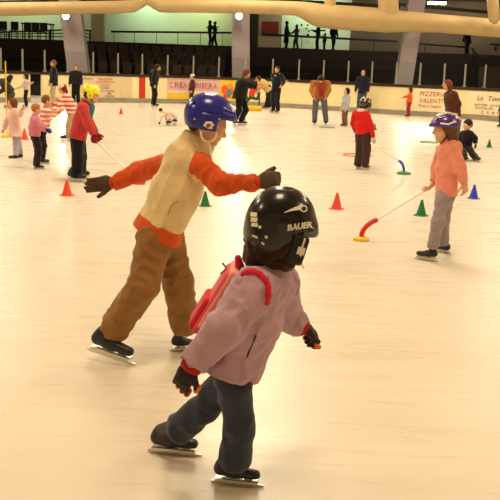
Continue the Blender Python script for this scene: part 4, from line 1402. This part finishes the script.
# ---- girl in red jacket with yellow helmet
yg = person('child in red jacket and black trousers with bright yellow helmet', (78, 181), 100, 8,
       (190, 60, 60), (26, 24, 30), hair=(40, 26, 20), kid=True,
       J=dict(pelvis=(78, 136, 0), neck=(85.5, 103.5, 0), head=(91.5, 94, 0), shR=(83, 108, -.14), shL=(83, 106, .14), elR=(88, 123, -.18), wrR=(93.5, 135, -.16), handR=(94, 141, -.16),
              elL=(89, 120, .2), wrL=(96, 133, .25), hiR=(77, 140, -.05), hiL=(79, 140, .05), knR=(78, 158, -.05), anR=(76.5, 174, -.03), knL=(81, 157, .1), anL=(80, 172, .15)),
       shoes=(18, 18, 24), curl=50, gloves=(130, 26, 40), headf=(8, 10), headr=.115, vox=.010, bulk=1.08, legw=1.15, flare=1.2, hem=.04,
       feet={'R': (68, 180.5, 86, 182.5), 'L': (74, 177, 90, 179)}, helmet=dict(color=(240, 222, 10), ear=True, style='hockey', strap=(30, 60, 70)))
s = Sdf(); a_ = yg['j']
s.cap(a_['neck'] + Vector((.07, 0, -.05)), a_['pelvis'] + Vector((.12, 0, .12)), .062, .045, .02, lat=Vector((0, 1, 0)), q=1.4)
s.build('jacket_front', cloth((60, 120, 124)), yg['root'], .012)

# ---- child in red sweater with dark helmet
person('child in bright red sweater and dark trousers with black and white helmet, seen from behind', (361, 169.5), 72, 50,
       (204, 30, 26), (64, 42, 40), hair=(50, 32, 24), kid=True, J=dict(shR=(367.5, 116, -.08), elR=(371, 126, -.1), wrR=(373, 137, -.1), handR=(374, 142, -.1),
       shL=(355, 114, .06), elL=(353, 123, .1), wrL=(356, 132, .15), neck=(362, 110, 0), head=(366, 104.5, 0)),
       shoes=(30, 24, 28), gloves=(200, 190, 200), vox=.011, bulk=1.02, legw=1.15, collar=(225, 205, 190), headr=.105, helmet=dict(color=(40, 28, 26), color2=(230, 214, 200), ear=True, style='bike'))

# ---- kneeling child behind the salmon hoodie
person('child in black vest with pale sleeves kneeling on the ice behind salmon hoodie', (467, 160), 44, 160,
       (24, 22, 28), (60, 48, 42), hair=(46, 28, 18), kid=True, J=dict(pelvis=(466, 146, 0), neck=(467, 131.5, 0), head=(467.5, 125, 0), shL=(471, 134, -.1), elL=(475, 138, -.15), wrL=(475.5, 144, -.15),
       shR=(462, 134, .1), elR=(459, 137, .1), wrR=(458, 141, 0), hiL=(469, 148, -.05), hiR=(464, 148, .06), knL=(473, 155, -.1), anL=(476, 159, .1), knR=(462, 156, -.05), anR=(466, 159.5, .2)),
       shoes=(20, 20, 22), vox=.011, headf=(215, 15), headr=.11, bulk=1.5, legw=1.35, waist=1.3, gloves=(40, 30, 30), collar=(220, 210, 205),
       feet={'L': (474, 161, 480, 162.5), 'R': (464, 161, 456, 162.5)})
for S in 'LR': pass

# ---- adult in long brown coat
person('woman with long auburn hair in long brown coat, behind the purple cycle helmet', (452, 148), 71, 165,
       (78, 42, 28), (90, 80, 90), hair=(110, 52, 22), J=dict(neck=(449.5, 93, 0), head=(447, 85, 0), pelvis=(453, 111, 0), shL=(454, 95, -.15), shR=(448, 95, .15), elL=(458, 104, -.2), wrL=(457, 113, -.2)),
       coat=.14, hair_len=.9, headf=(190, 5), vox=.015, bulk=1.2)
person('person in dark clothes cut off at the right edge', (501, 127), 34, 180, (50, 34, 30), (40, 30, 30), kid=True, vox=.014)
# ---- orange girl at the boards
person('girl in orange top and red trousers standing by the boards at right', (408.5, 117), 30, 185,
       (222, 90, 44), (150, 40, 36), hair=(60, 30, 20), kid=True, hair_len=.5, J=dict(elL=(406.5, 96.5, -.1), wrL=(403, 97.5, -.15)), vox=.014)
# ---- man in navy by the boards
person('man in dark navy jacket and jeans standing by the boards behind red sweater', (361, 113.5), 43, 250,
       (28, 28, 42), (66, 74, 86), hair=(40, 24, 18), hem=.06, vox=.016, skates=False)
# ---- child pale blue top
person('child in pale blue-grey top and brown trousers facing the man in tan jacket', (345, 126.5), 39, 200,
       (172, 174, 184), (120, 84, 62), hair=(26, 18, 14), kid=True, hem=.08, hair_len=.3, vox=.011, bulk=1.12)
# ---- bent man in tan jacket
person('man in tan jacket and jeans bending forward with head down', (318, 124.5), 55, 262,
       (168, 104, 52), (96, 98, 106), hair=(34, 24, 18), J=dict(pelvis=(320, 97, .1), neck=(321, 81, -.25), head=(321, 79.5, -.42), shR=(313, 83, -.22), shL=(328, 83, -.22), elR=(311.5, 90, -.3), wrR=(314, 97, -.45),
       elL=(329, 90, -.3), wrL=(326, 97, -.45), hiR=(316, 100, .06), hiL=(324, 100, .06), knR=(315, 111, -.05), knL=(325, 111, -.05), anR=(314.5, 121, 0), anL=(326, 121, 0)),
       headf=(262, 60), vox=.015, bulk=1.0, armw=1.1, hem=.04, collar=(150, 40, 36), hair_len=.1)
tm = bpy.data.objects[[o.name for o in bpy.data.objects if o.get('label', '').startswith('man in tan jacket')][0]]
Yt = base_of(tm).y
s = Sdf(); s.cap(V(321, 86, Yt - .36), V(321, 94, Yt - .16), .085, .09, .02); s.build('shirt', cloth((158, 44, 38)), tm, .015)
# ---- the group by the yellow sled
person('woman with short auburn hair in black coat with white collar reaching right', (238, 125), 59, 20,
       (20, 18, 22), (18, 16, 20), hair=(110, 52, 30), J=dict(neck=(243.5, 79.5, 0), head=(247, 73.5, -.03), pelvis=(240, 95, 0), shR=(243, 83, -.15), elR=(250, 85, -.25), wrR=(257, 87, -.2), handR=(260, 88, -.2),
       shL=(246, 83, .15), elL=(252, 84, .2), wrL=(258, 84.5, .2), hiR=(239, 98, -.06), hiL=(242, 98, .07), knR=(239, 110, -.06), knL=(246, 110, .07), anR=(234.5, 121, -.04), anL=(241, 120, .1)),
       collar=(232, 222, 205), coat=.06, vox=.013, bulk=1.45, headf=(10, 20), hair_len=.25)
person('blond person in tan jacket bending down over the small child', (267, 109), 44, 190,
       (196, 168, 112), (24, 22, 28), hair=(60, 40, 26), J=dict(pelvis=(270, 91, 0), neck=(261.5, 81, -.05), head=(258, 79, -.08), shL=(262, 84, -.15), shR=(263, 82, .15), elL=(259, 88, -.2), wrL=(258, 92, -.2),
       elR=(259, 87, .15), wrR=(257, 91, .1), knL=(268, 99, -.1), anL=(266, 106, -.05), knR=(270, 99, .1), anR=(269, 106, .1)), vox=.016, bulk=1.25)
person('person in navy clothes standing behind the bending tan jacket', (275.5, 113), 46, 235,
       (20, 22, 32), (20, 22, 32), hair=(30, 20, 16), armL=(20, 30, 40), J=dict(elR=(283, 79, -.1), wrR=(286, 81, -.2)), vox=.016, bulk=1.1, collar=(200, 180, 160))
person('small child in red top and green trousers held over a yellow sled', (252, 110), 27, 200,
       (206, 66, 44), (38, 96, 60), hair=(120, 80, 40), kid=True, J=dict(pelvis=(251.5, 97, 0), neck=(252.5, 88, 0), head=(254, 85, -.05), knL=(257, 99, -.1), anL=(259.5, 93, -.1), knR=(247, 101, 0), anR=(245.5, 106, 0), hiL=(253, 98, -.05), hiR=(250, 98, .05),
       shL=(255, 90, -.05), elL=(257, 89, -.1), wrL=(258, 87, -.1)), vox=.011, bulk=1.2, skates=False)
O = G(253, 111); s_ = mpp(O); sl = empty('toy_sled', O); tag(sl, 'yellow plastic sled under the child in green trousers', 'sled')
s = Sdf(); s.rbox(O + U * 3 * s_, 9 * s_, 3 * s_, 2.2 * s_, Vector((1, 0, 0)), Vector((0, 1, 0)), U, .04, .01); s.cap(O + Vector((-.3, 0, .12)), O + Vector((.3, 0, .12)), 1.8 * s_, None, .02, '-')
s.build('tub', mat('sled yellow', (236, 190, 20), .4), sl, .02)
for sy in (-1, 1): MB().tube([O + Vector((-.32, sy * .1, .012)), O + Vector((.3, sy * .1, .012)), O + Vector((.36, sy * .1, .06))], .012, 8).build('runner', m_y, sl)
# ---- child in front of the banner, small bending child, man in black
person('child with pale cap and maroon jacket standing before the coloured banner', (192, 104.8), 31, 200,
       (78, 30, 36), (40, 40, 54), hair=(60, 40, 30), kid=True, hat=(210, 200, 195), vox=.013, bulk=1.1)
person('small child in pale pink bending over with hands near the ice', (167, 125.5), 26, 185,
       (232, 196, 186), (226, 190, 180), hair=(34, 20, 16), kid=True, J=dict(pelvis=(172, 113.5, 0), neck=(164.5, 112.5, -.05), head=(160.5, 110.5, -.08), shL=(164, 115, -.1), shR=(165, 114, .1), elL=(161, 118, -.1), wrL=(160, 122, -.1),
       elR=(166, 118, .1), wrR=(167, 122.5, .1), knL=(171, 118, -.1), anL=(169.5, 122.5, -.05), knR=(176, 117, .1), anR=(175.5, 121.5, .1)), vox=.009, headf=(200, 35), shoes=(26, 22, 24), gloves=(30, 26, 28),
       feet={'L': (171, 125, 166.5, 125.6), 'R': (176, 123, 173, 123.6)})
person('man in black standing sideways near the red board stripe', (153.5, 106.5), 43, 20,
       (18, 16, 20), (16, 14, 18), hair=(40, 26, 20), armR=(-12, 5, 20), armL=(-12, 5, 20), hem=.06, vox=.015, bulk=1.15, J=dict(head=(158, 67.5, 0), neck=(156.5, 71, 0)))
# ---- left side
person('man in dark navy jacket and khaki trousers behind the striped jerseys', (54, 106), 45, 200,
       (24, 22, 34), (178, 160, 130), hair=(120, 76, 50), hem=.07, vox=.016, bulk=1.15)
person('person in dark jacket with grey band standing in front of the left pillar', (76, 104.5), 39, 270,
       (34, 28, 32), (18, 18, 22), hair=(30, 18, 14), vox=.016, top_stripes=((84, 78, 82), 2, .75, .85), bulk=1.1)
person('girl with ponytail in white top and dark trousers near the gate', (26.5, 107), 34, 190,
       (205, 186, 180), (26, 26, 34), hair=(56, 32, 24), kid=True, hair_len=.5, J=dict(elL=(21.5, 86.5, -.1), wrL=(17.5, 88, -.2), elR=(29, 84, .1), wrR=(31.5, 83, .1)), vox=.014, bulk=1.0)
person('adult in dark grey bending over at the left edge', (10, 108), 48, 180,
       (48, 42, 44), (70, 66, 66), hair=(34, 24, 22), J=dict(pelvis=(11.5, 93, 0), neck=(1.5, 80.5, 0), head=(-2, 82, 0), shL=(2, 83, -.15), shR=(3, 82, .15), elL=(4.5, 89, -.3), wrL=(-1.5, 93, -.35), hiL=(12, 95, -.05), hiR=(12, 95, .06)), vox=.016, bulk=1.25)
person('girl in long pale pink coat and lilac trousers beside the yellow pole', (16.5, 158), 62, 200,
       (230, 190, 184), (176, 162, 182), hair=(112, 64, 34), kid=True, coat=.13, J=dict(head=(12, 103.5, 0), neck=(13, 110, 0), pelvis=(15, 128, 0), elR=(7, 121, .1), wrR=(4, 129, .1), elL=(20, 114, -.2), wrL=(22, 110, -.25),
       anL=(20.5, 152, .1), knL=(18.5, 144, .05), anR=(16, 154, -.05), knR=(16, 144, 0)), shoes=(36, 28, 34), vox=.010, bulk=1.15, hair_len=.2, skates=False)
person('toddler in striped red and white jersey with arm out to the woman', (42, 163.5), 63, 10,
       (214, 120, 100), (24, 20, 24), hair=(128, 78, 40), kid=True, top_stripes=((240, 214, 200), 2, .075, .5), J=dict(head=(47, 100.5, 0), neck=(46, 108, 0), pelvis=(43, 132, 0), shR=(48, 112, -.1), elR=(54, 114, -.1), wrR=(60, 111, -.1),
       shL=(45, 112, .1), elL=(49, 118, .15), wrL=(51, 110, .2)), vox=.010, bulk=1.1, shoes=(34, 28, 26), headf=(20, 5))
person('blond toddler in pink jacket and dark trousers with a blue mitten', (36.5, 169), 62, 25,
       (206, 122, 144), (44, 24, 26), hair=(176, 116, 52), kid=True, J=dict(head=(36.5, 109, 0), neck=(35, 116.5, 0), pelvis=(34.5, 137, 0), shR=(37, 121, -.1), elR=(42, 126, -.15), wrR=(46, 129, -.15), shL=(34, 120, .1)),
       gloves=(44, 56, 130), vox=.010, bulk=1.15, shoes=(40, 26, 26), headf=(30, 10), hair_len=.0)
person('woman with white cap and auburn hair in red striped jersey leaning to the toddlers', (70, 141), 64, 190,
       (206, 84, 72), (190, 162, 124), hair=(112, 34, 26), hat=(228, 196, 190), top_stripes=((240, 214, 200), 2, .09, .5), J=dict(pelvis=(73, 113, 0), neck=(65.5, 95, -.1), head=(62, 88.5, -.15), shL=(65, 99, -.2), shR=(67, 97, .15), elL=(59, 107, -.3), wrL=(52, 112, -.35),
       elR=(60, 101, .1), wrR=(54, 105, .1), hiL=(72, 115, -.06), hiR=(74, 115, .06), knL=(69, 126, -.05), anL=(69, 136, .0), knR=(75, 126, .1), anR=(76, 136, .15)), vox=.012, hair_len=.5, headf=(200, 25),
       shoes=(24, 20, 24), feet={'L': (71.5, 140.5, 60, 141), 'R': (78, 139, 68, 139.5)}, bulk=1.1)

# ---- silhouettes on the raised walkway
def walker(px, hpx, face, label, c=(14, 12, 14), **k):
    Y = k.pop('Y', RY + 1.6)
    p = V(px, 46, Y)
    O = Vector((p.x, Y, ZW))
    # pixel of the ground point
    q = RM.transposed() @ (O - CAM)
    bx, by = 250 + F_PX * q.x / -q.z, 250 - F_PX * q.y / -q.z
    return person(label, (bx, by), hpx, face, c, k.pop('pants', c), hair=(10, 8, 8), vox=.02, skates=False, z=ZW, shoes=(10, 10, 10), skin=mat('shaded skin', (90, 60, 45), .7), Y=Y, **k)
walker(209.5, 25, 10, 'dark figure with long hair embracing another on the walkway, left one', hair_len=.6, armR=(60, 5, 40), armL=(50, 5, 30), coat=.02)
walker(214.5, 24, 190, 'dark figure facing the long-haired one on the walkway', armR=(60, 5, 40), armL=(60, 5, 40), stride=.08)
walker(286, 27, 350, 'dark figure in long skirt before the lit wall', coat=.30, hair_len=.5, armL=(15, 5, 20))
walker(296, 24, 200, 'slim figure in grey facing the long-skirted one', c=(66, 76, 66), hair_len=.1, armR=(40, 5, 30), stride=.06)
walker(317.5, 26, 190, 'dark figure with hand on hip beside the short one', armR=(10, 50, 100), armL=(40, 10, 60), bulk=1.1)
walker(324.5, 17, 200, 'short dark figure between two taller ones on the walkway', kid=True, bulk=1.3)
walker(333, 27, 300, 'tall dark figure walking at right end of the lit wall', stride=.1, hem=.06)
walker(467.5, 26, 200, 'dark figure leaning on the railing near the stair handrail', lean=12, bulk=1.5, Y=RY + .9, hem=.1)

# ------------------------------------------------------------------ view
SC.view_settings.view_transform = 'Standard'
SC.view_settings.look = 'None'
SC.view_settings.exposure = 0.0
SC.view_settings.gamma = 1.0
